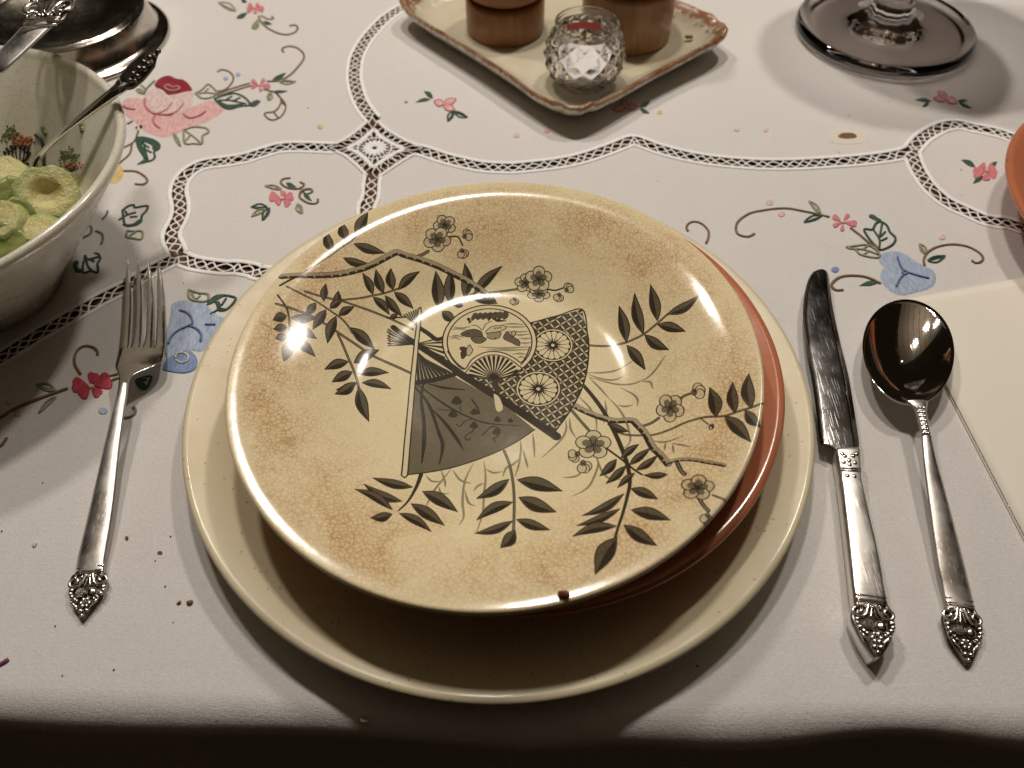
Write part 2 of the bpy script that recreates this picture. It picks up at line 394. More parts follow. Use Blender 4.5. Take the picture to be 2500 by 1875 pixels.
for k in range(16):
    a_ = 2 * math.pi * k / 16 + 0.1; d = np.array([math.cos(a_), math.sin(a_)]); p0 = med_c + d * 0.0022; p1 = med_c + d * fl_r
    mp.append(tube([(*(p0 + (p1 - p0) * t), 0.0) for t in np.linspace(0, 1, 6)], [0.0006, 0.0010, 0.0013, 0.00145, 0.0012, 0.0004], 6, 0.45))
for rr, tw in ((0.0021, 0.0007), (fl_r + 0.0022, 0.0006)):
    L = [(med_c[0] + rr * math.cos(t), med_c[1] + rr * math.sin(t), 0) for t in np.linspace(0, 2 * math.pi, 40)]; mp.append(tube(L, tw, 6, 0.6))
for k in range(24):
    a_ = 2 * math.pi * k / 24; d = np.array([math.cos(a_), math.sin(a_)]); p0 = med_c + d * (fl_r + 0.002); i1 = np.argmin(np.abs(np.angle(np.exp(1j * (np.arctan2(*(ring - med_c).T[::-1]) - a_)))))
    p1 = med_c + (ring[i1] - med_c) * 0.9; mp.append(tube([(*p0, 0), (*((p0 + p1) / 2), 0), (*p1, 0)], 0.0006, 5))
    j = med_c + d * fl_r * 0.98; mp.append(tube([(*j, 0), (*((j + p0) / 2), 0), (*p0, 0)], 0.0004, 5))
obj('lace_medallion', *join(*mp), M_lace, cloth)

# ------------------------------------------------------------------ embroidery
TC = {'pink': (0.62, 0.20, 0.23), 'palepink': (0.70, 0.42, 0.41), 'rose': (0.66, 0.33, 0.33), 'blush': (0.68, 0.52, 0.50), 'red': (0.50, 0.055, 0.09), 'crimson': (0.26, 0.012, 0.03),
      'green': (0.035, 0.085, 0.055), 'sage': (0.30, 0.31, 0.18), 'brown': (0.22, 0.13, 0.06), 'blue': (0.36, 0.43, 0.56), 'navy': (0.12, 0.17, 0.34), 'midblue': (0.19, 0.27, 0.46),
      'yellow': (0.66, 0.50, 0.22), 'cream': (0.74, 0.64, 0.46), 'gray': (0.17, 0.19, 0.16), 'wine': (0.16, 0.03, 0.09)}
M_th = {k: thread('thread_' + k, c) for k, c in TC.items()}
def fill(name, reg, pl, colr, z=0.0006, rounds=4, parent=None):
    P = spline(wp(reg, pl)[:, :2], rounds, True); n = len(P); c = P.mean(0)
    v = [(x, y, 0.00005) for x, y in P] + [(*(p + (c - p) * 0.08), z * 0.8) for p in P] + [(*(p + (c - p) * 0.35), z) for p in P]
    f = [(i, (i + 1) % n, n + (i + 1) % n, n + i) for i in range(n)] + [(n + i, n + (i + 1) % n, 2 * n + (i + 1) % n, 2 * n + i) for i in range(n)]
    bm = bmesh.new(); bv = [bm.verts.new(q) for q in v]
    for q in f: bm.faces.new([bv[i] for i in q])
    top = bm.faces.new([bv[2 * n + i] for i in range(n)]); bm.normal_update(); bmesh.ops.triangulate(bm, faces=[top])
    if top.is_valid and top.normal.z < 0: pass
    bmesh.ops.recalc_face_normals(bm, faces=bm.faces[:])
    me = bpy.data.meshes.new(name); bm.to_mesh(me); bm.free(); me.materials.append(M_th[colr])
    o = bpy.data.objects.new(name, me); col.objects.link(o); o.parent = parent or cloth; return o
def stitch(name, reg, pl, colr, r=0.00062, parent=None, taper=None):
    P = resample(spline(wp(reg, pl), 6), 0.0011); P[:, 2] = 0.0004
    rr = np.full(len(P), r) if taper is None else r * np.interp(np.linspace(0, 1, len(P)), np.linspace(0, 1, len(taper)), taper)
    rr = rr * (1 + 0.12 * np.sin(np.arange(len(P)) * 2.1)); return obj(name, *tube(P, rr, 6, 0.6), M_th[colr], parent or cloth)
def strokes(name, reg, lines, colr, r=0.0006, parent=None):
    parts = []
    for pl in lines:
        P = resample(spline(wp(reg, pl), 6), 0.0011); P[:, 2] = 0.00045; parts.append(tube(P, r, 6, 0.6))
    return obj(name, *join(*parts), M_th[colr], parent or cloth)
def leafpoly(b, t, wd, bend=0.0):
    b = np.array(b, float); t = np.array(t, float); d = t - b; n = np.array([-d[1], d[0]]); L = np.linalg.norm(d); n = n / (L + 1e-9)
    prof = [(0.0, 0.06), (0.2, 0.7), (0.42, 1.0), (0.65, 0.8), (0.85, 0.38), (1.0, 0.02)]
    a = [b + d * s + n * (wd / 2 * w_ + bend * L * math.sin(math.pi * s) * 0.5) for s, w_ in prof]; c = [b + d * s + n * (-wd / 2 * w_ + bend * L * math.sin(math.pi * s) * 0.5) for s, w_ in prof[::-1]]
    return [tuple(p) for p in a] + [tuple(p) for p in c]
def eleaf(reg, b, t, wd=34, colr='green', open_=False, bend=0.1):
    pl = leafpoly(b, t, wd, bend)
    if open_:
        o = stitch('embroidered_leaf', reg, pl + pl[:1], colr, 0.0006); strokes('vein', reg, [[b, ((b[0] + t[0]) / 2, (b[1] + t[1]) / 2 + 2), t]], colr, 0.00045, o); return o
    return fill('embroidered_leaf', reg, pl, colr)
def eflower(reg, c, r, colr='pink', n=5, a0=0.3, squash=0.62, heart='cream', wd=0.75):
    cpx = zp(reg, [c])[0]; cw = pix(*cpx)
    o = obj('embroidered_flower', *ball((cw[0], cw[1], 0.0006), 0.0013, 10, 6, (1, 1, 0.55)), M_th[heart], cloth)
    for k in range(n):
        a_ = a0 + 2 * math.pi * k / n + 0.12 * rng.standard_normal(); rr = r * (1 + 0.1 * rng.standard_normal())
        tip = (c[0] + rr * math.cos(a_), c[1] + rr * squash * math.sin(a_)); q = np.array(c); d = np.array(tip) - q; nn = np.array([-d[1], d[0]]) * 0.5 * wd
        pl = [q + d * 0.12, q + d * 0.45 + nn * 0.62, q + d * 0.8 + nn * 0.95, q + d * 1.0 + nn * 0.45, q + d * 0.96, q + d * 1.0 - nn * 0.45, q + d * 0.8 - nn * 0.95, q + d * 0.45 - nn * 0.62]
        fill('petal', reg, [tuple(p) for p in pl], colr, 0.0007, 3, o)
    return o
def dot(reg, c, r, colr): return fill('embroidered_dot', reg, [(c[0] + r * math.cos(t), c[1] + 0.75 * r * math.sin(t)) for t in np.linspace(0, 5.6, 7)], colr)

# big rose beside the bowl
ro = fill('embroidered_rose', 'A', [(1040, 850), (1150, 825), (1225, 850), (1290, 960), (1420, 985), (1540, 960), (1600, 930), (1690, 880), (1790, 850), (1890, 930), (1800, 1000), (1700, 1050), (1600, 1075), (1540, 1110), (1440, 1150), (1370, 1160), (1290, 1140), (1190, 1090), (1140, 1030), (1060, 970)], 'palepink', 0.0005, 3)
fill('petal', 'A', [(1225, 810), (1310, 742), (1430, 806), (1615, 770), (1625, 860), (1590, 930), (1500, 965), (1400, 982), (1300, 955), (1235, 900)], 'blush', 0.0009, 3, ro)
fill('petal', 'A', [(1305, 710), (1350, 660), (1430, 640), (1490, 668), (1560, 680), (1615, 740), (1610, 775), (1500, 790), (1430, 808), (1370, 760), (1320, 740)], 'crimson', 0.0011, 3, ro)
strokes('stitching', 'A', [[(1390, 745), (1420, 725), (1460, 748), (1500, 738), (1520, 758), (1480, 775), (1430, 772), (1395, 750)]], 'palepink', 0.0005, ro).location.z = 0.0008
s_ = strokes('stitching', 'A', [[(1225, 840), (1225, 890), (1260, 940), (1320, 970), (1400, 940), (1440, 900), (1455, 875)], [(1340, 975), (1430, 975), (1500, 945), (1540, 900), (1550, 880)], [(1310, 980), (1295, 1020), (1310, 1055), (1350, 1090)],
    [(1550, 970), (1590, 1000), (1640, 1000), (1700, 975), (1740, 945)], [(1040, 900), (1090, 925), (1145, 930)]], 'pink', 0.0006, ro); s_.location.z = 0.0006
for reg, lines, c_, r_ in [
    ('A', [[(1215, 800), (1240, 750), (1305, 685)], [(1075, 1050), (1120, 1025)]], 'gray', 0.0007),
    ('A', [[(1830, 775), (1900, 760), (1955, 705), (1970, 650), (1930, 605), (1870, 592), (1835, 610)]], 'brown', 0.0006),
    ('A', [[(1830, 800), (1960, 750), (2110, 705)], [(1840, 815), (2000, 762), (2130, 722)]], 'brown', 0.0006),
    ('A', [[(1045, 1445), (1150, 1450), (1220, 1490), (1245, 1530), (1210, 1560), (1140, 1555)]], 'brown', 0.0007),
    ('A', [[(1170, 1105), (1130, 1200), (1020, 1260)], [(1115, 1215), (1095, 1300), (1005, 1385)]], 'brown', 0.0006),
    ('A', [[(1190, 720), (1225, 750), (1230, 770)]], 'sage', 0.0006),
    ('B', [[(40, 140), (70, 200), (150, 260), (250, 295), (330, 285), (370, 245), (350, 215), (300, 222)]], 'brown', 0.0007), ('B', [[(60, 135), (120, 165), (165, 160), (150, 140)]], 'brown', 0.0006),
    ('B', [[(110, 690), (210, 685), (300, 640), (370, 570), (420, 500), (415, 450), (360, 405), (290, 395), (240, 415), (250, 445)]], 'brown', 0.0007),
    ('B', [[(80, 755), (190, 790), (230, 860), (180, 940), (90, 960), (130, 1010), (190, 1010), (250, 960), (265, 880), (190, 790)], [(170, 950), (205, 1000)], [(235, 865), (265, 890)]], 'brown', 0.00055),
    ('B', [[(310, 1505), (245, 1515), (230, 1550), (290, 1590), (380, 1595), (425, 1560), (390, 1540)]], 'brown', 0.00065), ('B', [[(385, 1650), (400, 1610), (470, 1595), (495, 1620), (450, 1642)]], 'brown', 0.0006),
    ('F', [[(540, 92), (535, 125), (470, 130), (400, 92), (385, 60), (420, 20), (480, 10), (495, 35)]], 'brown', 0.00065),
    ('E', [[(685, 1575), (640, 1500), (632, 1430), (660, 1365), (720, 1332), (790, 1345), (825, 1380), (825, 1412)]], 'brown', 0.0007),
    ('E', [[(700, 420), (760, 390), (775, 350), (765, 320)], [(810, 362), (860, 385), (870, 430), (855, 475)]], 'gray', 0.0007), ('E', [[(200, 945), (300, 935), (375, 880), (395, 830), (360, 810)]], 'brown', 0.0006), ('E', [[(865, 265), (900, 225), (910, 190)]], 'gray', 0.0006),
    ('E', [[(905, 1590), (1000, 1568)], [(940, 1625), (1010, 1600)]], 'brown', 0.0006), ('I', [[(-60, 400), (60, 310), (150, 260), (350, 180), (575, 100)]], 'brown', 0.0009), ('I', [[(-30, 600), (10, 585), (40, 550), (60, 518)]], 'brown', 0.0008),
    ('I', [[(1045, 350), (1105, 340), (1140, 310), (1145, 280), (1125, 260)]], 'brown', 0.0007), ('G', [[(1520, 365), (1505, 330), (1530, 295), (1580, 283), (1640, 305), (1690, 360), (1690, 420), (1670, 470)]], 'brown', 0.00065),
    ('H', [[(-62, 385), (-120, 410), (-200, 390), (-220, 330), (-190, 270), (-100, 212), (0, 190), (100, 175), (220, 172), (350, 195), (450, 215), (570, 245)]], 'brown', 0.0007),
    ('H', [[(745, 335), (830, 400), (900, 460), (985, 520)]], 'brown', 0.00075), ('H', [[(1370, 655), (1365, 600), (1400, 540), (1480, 495), (1600, 475), (1720, 490), (1810, 530), (1862, 580), (1850, 620), (1800, 632), (1770, 610)]], 'brown', 0.0007),
    ('H', [[(1000, 805), (930, 770), (850, 745), (740, 738), (650, 755), (595, 800), (590, 830), (620, 860), (685, 860)]], 'brown', 0.0008)]:
    for L in lines: strokes('embroidered_stem', reg, [L], c_, r_)
# leaves
for a_ in [('A', (1995, 155), (2090, 108), 40), ('A', (2035, -5), (2085, 20), 36), ('B', (75, 185), (155, 205), 30), ('B', (148, 686), (270, 615), 42), ('B', (165, 772), (285, 770), 24), ('B', (-50, 890), (55, 860), 44), ('B', (270, 1545), (360, 1582), 40),
           ('F', (415, 28), (492, 112), 36), ('B', (1510, 832), (1435, 772), 42), ('B', (1492, 840), (1365, 866), 30), ('C', (1115, 905), (1200, 856), 36), ('C', (1113, 915), (1195, 960), 34), ('D', (1430, 858), (1290, 846), 34), ('D', (1412, 872), (1352, 908), 32),
           ('D', (1655, 850), (1732, 848), 26), ('D', (1660, 862), (1772, 916), 26), ('D', (1800, 1412), (1680, 1350), 44), ('D', (1910, 1415), (1985, 1365), 44), ('D', (1872, 1490), (1780, 1552), 44), ('H', (980, 800), (820, 824), 42)]:
    eleaf(*a_)
for a_ in [('F', (110, 160), (-20, 160), 40), ('F', (130, 170), (75, 272), 44), ('B', (1682, 945), (1638, 1026), 42), ('B', (1692, 945), (1802, 992), 38), ('H', (500, 235), (355, 290), 40), ('H', (1400, 612), (1545, 572), 50)]:
    eleaf(*a_, 'green', True)
for a_ in [('B', (215, 690), (350, 692), 34), ('F', (100, 180), (-20, 240), 34), ('B', (230, 1602), (95, 1573), 30), ('F', (370, 135), (405, 215), 50), ('I', (470, 118), (310, 70), 56), ('I', (475, 170), (335, 305), 30), ('H', (490, 210), (395, 110), 34), ('H', (1378, 552), (1328, 472), 46), ('A', (1990, 95), (1845, 25), 50), ('A', (2130, 245), (2170, 180), 30), ('B', (125, 850), (140, 780), 40), ('A', (1215, 790), (1150, 760), 34), ('B', (10, 250), (30, 170), 34)]:
    eleaf(*a_, 'sage', True)
def bigleaf(reg, outline, veins, thick, colr='green'):
    o = strokes('embroidered_leaf', reg, [outline + outline[:1]], colr, 0.0007)
    strokes('vein', reg, veins, colr, 0.0006, o)
    for t in thick: fill('satin_edge', reg, t, colr, 0.0008, 3, o)
bigleaf('A', [(1812, 838), (1880, 812), (1980, 792), (2060, 822), (2112, 888), (2030, 900), (1930, 924), (1862, 888)], [[(1840, 850), (1940, 850), (2080, 880)], [(1900, 850), (1960, 815)], [(1960, 860), (2030, 825)]], [[(1830, 850), (1900, 885), (2000, 888), (2060, 880), (1960, 918), (1920, 926), (1865, 892)], [(2090, 890), (2120, 870), (2165, 848), (2200, 855), (2180, 875), (2120, 895)]])
bigleaf('A', [(1155, 1172), (1200, 1162), (1290, 1182), (1345, 1222), (1338, 1262), (1302, 1282), (1308, 1330), (1272, 1362), (1232, 1350), (1205, 1300), (1168, 1240)], [[(1195, 1205), (1260, 1250)], [(1205, 1250), (1280, 1290)], [(1215, 1220), (1235, 1300), (1250, 1350)]],
    [[(1145, 1160), (1200, 1155), (1300, 1178), (1352, 1225), (1345, 1265), (1310, 1275), (1315, 1235), (1250, 1195), (1190, 1185), (1180, 1230), (1215, 1290), (1235, 1350), (1195, 1310), (1155, 1240)], [(1225, 1345), (1270, 1362), (1215, 1380), (1158, 1392), (1190, 1370)]])
bigleaf('E', [(1035, 190), (1080, 155), (1130, 142), (1140, 165), (1200, 155), (1250, 152), (1230, 200), (1200, 230), (1190, 280), (1140, 310), (1060, 312)], [[(1005, 270), (1060, 235), (1110, 215), (1150, 205)], [(1080, 230), (1060, 195)], [(1100, 245), (1160, 240)]], [[(1030, 310), (1080, 312), (1140, 300), (1190, 262), (1200, 285), (1150, 318), (1080, 325)]])
bigleaf('E', [(720, 570), (740, 600), (800, 590), (840, 580), (848, 600), (825, 640), (830, 680), (825, 715), (770, 700), (700, 710)], [[(700, 640), (740, 600), (800, 620)], [(735, 620), (745, 660), (780, 700)], [(800, 548), (830, 555), (845, 580)]], [[(615, 640), (640, 610), (665, 620), (655, 660), (680, 690), (705, 705), (650, 718), (625, 690)]])
bigleaf('H', [(1000, 525), (930, 460), (870, 375), (868, 345), (930, 350), (960, 300), (1005, 285), (1055, 318), (1078, 370), (1125, 420), (1110, 468), (1060, 503)], [[(990, 505), (990, 430), (940, 352)], [(990, 420), (1015, 292)], [(1000, 410), (1040, 368)], [(1005, 445), (1055, 420)]], [[(905, 225), (935, 225), (975, 250), (1010, 275), (985, 285), (940, 265), (905, 245)]])
bigleaf('H', [(708, 500), (790, 487), (880, 478), (940, 505), (985, 545), (985, 585), (900, 580), (820, 555), (790, 520)], [[(730, 510), (860, 520), (980, 560)], [(850, 515), (890, 490)], [(900, 530), (860, 560)]], [], 'sage')
bigleaf('E', [(1595, 860), (1680, 885), (1755, 895), (1750, 950), (1680, 955), (1600, 930)], [[(1620, 890), (1650, 940)], [(1690, 905), (1660, 940)]], [], 'sage')
bigleaf('E', [(1075, 360), (1130, 365), (1200, 365), (1195, 430), (1130, 425), (1070, 410)], [[(1100, 400), (1150, 370)]], [], 'sage')
bigleaf('A', [(1550, 1100), (1640, 1075), (1740, 1085), (1760, 1120), (1710, 1150), (1705, 1215), (1640, 1215), (1560, 1210)], [[(1570, 1110), (1640, 1160), (1700, 1215)], [(1610, 1140), (1560, 1200)]], [], 'sage')
bigleaf('A', [(1650, 790), (1700, 830), (1770, 830), (1835, 795), (1800, 745), (1755, 715), (1700, 765)], [[(1680, 795), (1740, 785), (1820, 795)], [(1720, 790), (1760, 750)]], [], 'sage')
bigleaf('E', [(1800, 925), (1870, 905), (1960, 915), (1990, 940), (1920, 1020), (1850, 1030), (1835, 980)], [[(1845, 960), (1855, 1010), (1775, 1065)], [(1850, 1015), (1920, 1025)], [(1870, 990), (1910, 930)]], [[(1740, 985), (1780, 930), (1840, 898), (1900, 905), (1860, 930), (1790, 975)]])
bigleaf('I', [(1150, 30), (1210, 10), (1275, 0), (1260, 60), (1230, 105), (1180, 90)], [[(1160, 40), (1240, 30)]], [[(1150, 20), (1200, 40), (1235, 70), (1230, 110), (1190, 100), (1160, 70)]])
strokes('embroidered_leaf', 'A', [[(1465, 1130), (1480, 1180), (1520, 1235)], [(1480, 1140), (1510, 1190), (1525, 1238)]], 'sage', 0.0006)
# flowers
eflower('B', (5, 72), 80, 'pink', 5, 0.2); eflower('B', (45, 722), 95, 'pink', 5, 0.15, 0.6, 'cream', 0.5); eflower('F', (240, 90), 105, 'pink', 5, -0.35, 0.62, 'cream', 0.85)
eflower('I', (770, 85), 175, 'red', 5, -0.3, 0.72, 'cream', 0.9); eflower('H', (680, 288), 105, 'pink', 5, 0.15, 0.75, 'cream', 0.5); eflower('D', (1895, 1450), 105, 'pink', 5, 0.35, 0.7, 'yellow', 0.95)
for reg, cc, ps in [('B', (1598, 885), [(1520, 855), (1705, 838), (1695, 935)]), ('D', (1560, 835), [(1445, 835), (1485, 775), (1650, 875)]), ('C', (1000, 905), [(880, 930), (960, 850), (1100, 912)])]:
    cw = pix(*zp(reg, [cc])[0]); o = obj('embroidered_flower', *ball((cw[0], cw[1], 0.0006), 0.001, 8, 5, (1, 1, 0.5)), M_th['cream'], cloth)
    for p in ps:
        fill('petal', reg, leafpoly(cc, p, 62), 'palepink', 0.0005, 3, o); pl = leafpoly(cc, p, 58); strokes('petal_outline', reg, [pl + pl[:1]], 'pink', 0.0005, o)
# blue flowers
bf = fill('embroidered_flower', 'E', [(1450, 980), (1530, 945), (1640, 960), (1730, 970), (1780, 1020), (1850, 1080), (1900, 1100), (1840, 1200), (1760, 1330), (1700, 1380), (1600, 1370), (1500, 1400), (1410, 1450), (1385, 1300), (1420, 1150), (1440, 1050)], 'blue', 0.0005, 3)
fill('petal', 'E', [(1370, 1520), (1400, 1450), (1500, 1388), (1600, 1368), (1665, 1440), (1650, 1530), (1550, 1565), (1400, 1545)], 'midblue', 0.0008, 3, bf)
strokes('stitching', 'E', [[(1520, 1035), (1580, 1055), (1620, 1100), (1625, 1150), (1595, 1165)], [(1610, 1160), (1500, 1210), (1440, 1270), (1425, 1320)], [(1600, 1165), (1660, 1190), (1700, 1240), (1695, 1300)], [(1735, 1155), (1820, 1155)]], 'navy', 0.0006, bf).location.z = 0.0005
strokes('stitching', 'E', [[(1485, 1440), (1500, 1405), (1550, 1395), (1595, 1425), (1580, 1470), (1530, 1480), (1490, 1455)]], 'cream', 0.0004, bf).location.z = 0.0007
tf = fill('embroidered_flower', 'H', [(990, 570), (1040, 540), (1130, 530), (1220, 560), (1290, 610), (1360, 650), (1440, 690), (1470, 750), (1450, 820), (1380, 860), (1300, 880), (1200, 905), (1120, 890), (1050, 840), (1000, 770), (1010, 700), (1030, 665), (990, 620)], 'blue', 0.0005, 3)
strokes('stitching', 'H', [[(1140, 585), (1165, 660), (1195, 700), (1240, 720), (1320, 745), (1405, 765)], [(1195, 735), (1160, 770), (1130, 835)], [(1190, 700), (1180, 720), (1200, 735), (1220, 720), (1205, 700)]], 'navy', 0.0006, tf).location.z = 0.0005
yf = fill('embroidered_flower', 'A', [(905, 1400), (960, 1375), (1020, 1400), (1045, 1450), (1020, 1520), (960, 1550), (900, 1530), (880, 1470)], 'yellow', 0.0005, 3)
fill('petal', 'A', [(960, 1290), (1000, 1280), (1030, 1320), (1010, 1375), (960, 1390), (935, 1350)], 'yellow', 0.0005, 3, yf)
for a_ in [('A', (1905, 665), 22, 'blue'), ('A', (2010, 632), 22, 'blue'), ('I', (870, 290), 40, 'blue'), ('H', (618, 688), 34, 'midblue'), ('H', (65, 120), 34, 'blush'), ('H', (165, 220), 30, 'palepink'), ('H', (1520, 415), 30, 'blush'), ('I', (80, 210), 36, 'blush'), ('I', (150, 310), 36, 'palepink'),
           ('C', (75, 1145), 28, 'blush'), ('C', (330, 1105), 26, 'palepink'), ('C', (1930, 1095), 24, 'blush'), ('C', (2175, 1100), 24, 'blush'), ('C', (1280, 950), 22, 'yellow'), ('B', (560, 1073), 24, 'yellow'), ('M', (470, 1200), 1, 'wine')][:-1]:
    dot(*a_)
# stains
t = NT('food_stain'); nz = t.noise(t.coord(), 300, 3); t.set(Base_Color=t.mix(nz, (0.66, 0.60, 0.48), (0.72, 0.68, 0.60)), Roughness=0.85)
def stain(reg, c, rx, ry, m, z=0.00012):
    cw = wp(reg, [(c[0] + rx * math.cos(q) * (1 + 0.08 * math.sin(3 * q)), c[1] + ry * math.sin(q) * (1 + 0.08 * math.cos(2 * q))) for q in np.linspace(0, 2 * math.pi, 28)[:-1]]); cw[:, 2] = z
    return obj('stain', cw[::-1], [tuple(range(len(cw)))], m, cloth, smooth=False)
stain('D', (725, 1155), 165, 70, t.m); stain('N', (932, 1248), 34, 26, plain('brown_stain', (0.36, 0.27, 0.19), 0.85)); stain('I', (1350, 1487), 22, 18, M_th['wine'])
stain('D', (722, 1147), 78, 28, plain('dried_sauce_stain', (0.16, 0.09, 0.03), 0.6), 0.0002)
strokes('stain', 'M', [[(-30, 800), (10, 785), (45, 765), (75, 742)]], 'wine', 0.0009)

# ------------------------------------------------------------------ charger plate
RC = 0.14
cx_, cz_ = smooth_prof([(0, 0.0060), (0.100, 0.0060), (0.110, 0.0070), (0.117, 0.0095), (0.123, 0.0128), (0.129, 0.0152), (0.134, 0.0168), (0.1372, 0.0176)], 160, 3)
pr = [(r, z) for r, z in zip(cx_[1:], cz_[1:])] + [(0.1386, 0.0177), (0.1396, 0.0172), (0.1400, 0.0162), (0.1398, 0.0150), (0.1388, 0.0140), (0.132, 0.0112), (0.120, 0.0062), (0.108, 0.0030), (0.098, 0.0006), (0.096, 0.0002), (0.092, 0.0004), (0.090, 0.0020), (0.0001, 0.0020)]
pr = [(0.0001, 0.0062)] + pr
charger = tag(obj('charger_plate', *lathe(pr, 192), M_charger), 'large cream speckled stoneware plate at the bottom of the stack', 'plate')

# ------------------------------------------------------------------ terracotta plates
rx_, rz_ = smooth_prof([(0, 0.0125), (0.066, 0.0125), (0.078, 0.0145), (0.092, 0.0195), (0.104, 0.0245), (0.1175, 0.0288), (0.1215, 0.0298)], 160, 3)
RS = 0.1145 / 0.1255
pr = [(0.0001, 0.0125)] + [(r, z) for r, z in zip(rx_[1:], rz_[1:])] + [(0.1240, 0.0300), (0.1253, 0.0290), (0.1255, 0.0276), (0.1242, 0.0262), (0.118, 0.0238), (0.100, 0.0170), (0.086, 0.0095), (0.078, 0.0030), (0.076, 0.0006), (0.075, 0.0002), (0.072, 0.0008), (0.070, 0.0085), (0.0001, 0.0085)]
lv, lf = lathe([(r * RS, z) for r, z in pr], 192)
red = tag(obj('terracotta_plate', lv, lf, M_red, loc=(0.0078, -0.0012, 0.0062)), 'glossy terracotta plate sandwiched between the fan print plate and the cream one', 'plate')
lv2, lf2 = lathe([(r * 0.1135 / 0.1255, z * 0.95) for r, z in pr], 160)
tag(obj('terracotta_plate', lv2, lf2, M_red, loc=(0.388, 0.105, 0.0002)), 'terracotta plate standing alone on the cloth beside the cream napkin', 'plate')

# ------------------------------------------------------------------ soup plate with the fan print
RP = 0.785 * RC
PN = np.array([-0.0386, -0.0170, 1.0]); PN /= np.linalg.norm(PN)
PC = np.array([-0.0022, -0.0095, 0.0497])
keys = [(0, -0.0234), (0.38, -0.0233), (0.46, -0.0227), (0.51, -0.0217), (0.56, -0.0199), (0.62, -0.0167), (0.70, -0.0120), (0.78, -0.0077), (0.85, -0.0043), (0.90, -0.0021), (0.93, -0.0011), (0.97, -0.0004), (0.99, -0.0003)]
px_, pz_ = smooth_prof([(k * RP, z) for k, z in keys], 240, 5)
prof_r = px_; prof_z = pz_
pr = [(0.00005, pz_[0])] + [(r, z) for r, z in zip(px_[1:], pz_[1:])] + [(RP * 0.994, -0.0005), (RP * 0.9985, -0.0011), (RP, -0.0022), (RP * 0.9985, -0.0034), (RP * 0.992, -0.0044), (RP * 0.95, -0.0066), (RP * 0.80, -0.0122), (RP * 0.70, -0.0170), (RP * 0.62, -0.0220), (RP * 0.57, -0.0250), (RP * 0.56, -0.0288), (RP * 0.53, -0.0290), (RP * 0.52, -0.0268), (0.00005, -0.0265)]
# plate axes (tilted a little, resting on the plate below)
Xp = np.array([1.0, 0, 0]); Xp -= PN * (Xp @ PN); Xp /= np.linalg.norm(Xp); Yp = np.cross(PN, Xp)
def plate_hit(pts):
    out = []
    th = np.linspace(0, 1, 500)
    for x, y in pts:
        d = ray(x, y); o = np.array([(CAM - PC) @ Xp, (CAM - PC) @ Yp, (CAM - PC) @ PN]); dd = np.array([d @ Xp, d @ Yp, d @ PN])
        t0 = (0.004 - o[2]) / dd[2]; t1 = (-0.026 - o[2]) / dd[2]; t = t0 + (t1 - t0) * th
        q = o[None] + dd[None] * t[:, None]; r = np.hypot(q[:, 0], q[:, 1]); h = q[:, 2] - np.interp(r, prof_r, prof_z, right=-0.0005)
        i = int(np.argmax(h < 0)); 
        if h[i] >= 0: i = 499
        out.append((q[i, 0], q[i, 1]))
    return np.array(out)
NPX = 2048; ink = np.zeros((NPX, NPX), np.float32)
def tex(P): return (np.asarray(P) / (2 * RP) + 0.5) * NPX
def rfill(P, val, mode='over'):
    P = tex(P); x0, y0 = np.floor(P.min(0)).astype(int) - 1; x1, y1 = np.ceil(P.max(0)).astype(int) + 2
    x0, y0 = max(x0, 0), max(y0, 0); x1, y1 = min(x1, NPX), min(y1, NPX)
    if x1 <= x0 or y1 <= y0: return
    gx, gy = np.meshgrid(np.arange(x0, x1) + 0.5, np.arange(y0, y1) + 0.5); m = inpoly(np.stack([gx.ravel(), gy.ravel()], 1), P).reshape(gx.shape)
    sub = ink[y0:y1, x0:x1]
    if mode == 'over': sub[m] = val if np.isscalar(val) else val(gx, gy)[m]
    else: sub[m] = np.maximum(sub[m], val)
def rline(P, wd, val, over=False):
    P = tex(P); wd = np.broadcast_to(np.asarray(wd, float), (len(P),))
    for i in range(len(P) - 1):
        a, b = P[i], P[i + 1]; wm = max(wd[i], wd[i + 1]) / 2 + 1.5
        x0, y0 = np.floor(np.minimum(a, b) - wm).astype(int); x1, y1 = np.ceil(np.maximum(a, b) + wm).astype(int) + 1
        x0, y0 = max(x0, 0), max(y0, 0); x1, y1 = min(x1, NPX), min(y1, NPX)
        if x1 <= x0 or y1 <= y0: continue
        gx, gy = np.meshgrid(np.arange(x0, x1) + 0.5, np.arange(y0, y1) + 0.5); d = b - a; L = d @ d + 1e-9
        t = np.clip(((gx - a[0]) * d[0] + (gy - a[1]) * d[1]) / L, 0, 1); r = np.hypot(gx - a[0] - t * d[0], gy - a[1] - t * d[1])
        al = np.clip((wd[i] + (wd[i + 1] - wd[i]) * t) / 2 + 0.5 - r, 0, 1) ; sub = ink[y0:y1, x0:x1]
        if over: sub[:] = sub * (1 - al) + val * al
        else: np.maximum(sub, val * al, out=sub)
K = 0.62                                # print pixels per detail-view pixel
def pl(reg, pts, n=6, closed=False): return spline(plate_hit(zp(reg, pts)), n, closed)
def pline(reg, pts, wd, val=0.95, over=False, n=6):
    P = pl(reg, pts, n); ww = np.asarray(wd, float) * K
    if ww.ndim: ww = np.interp(np.linspace(0, 1, len(P)), np.linspace(0, 1, len(ww)), ww)
    rline(P, ww, val, over)
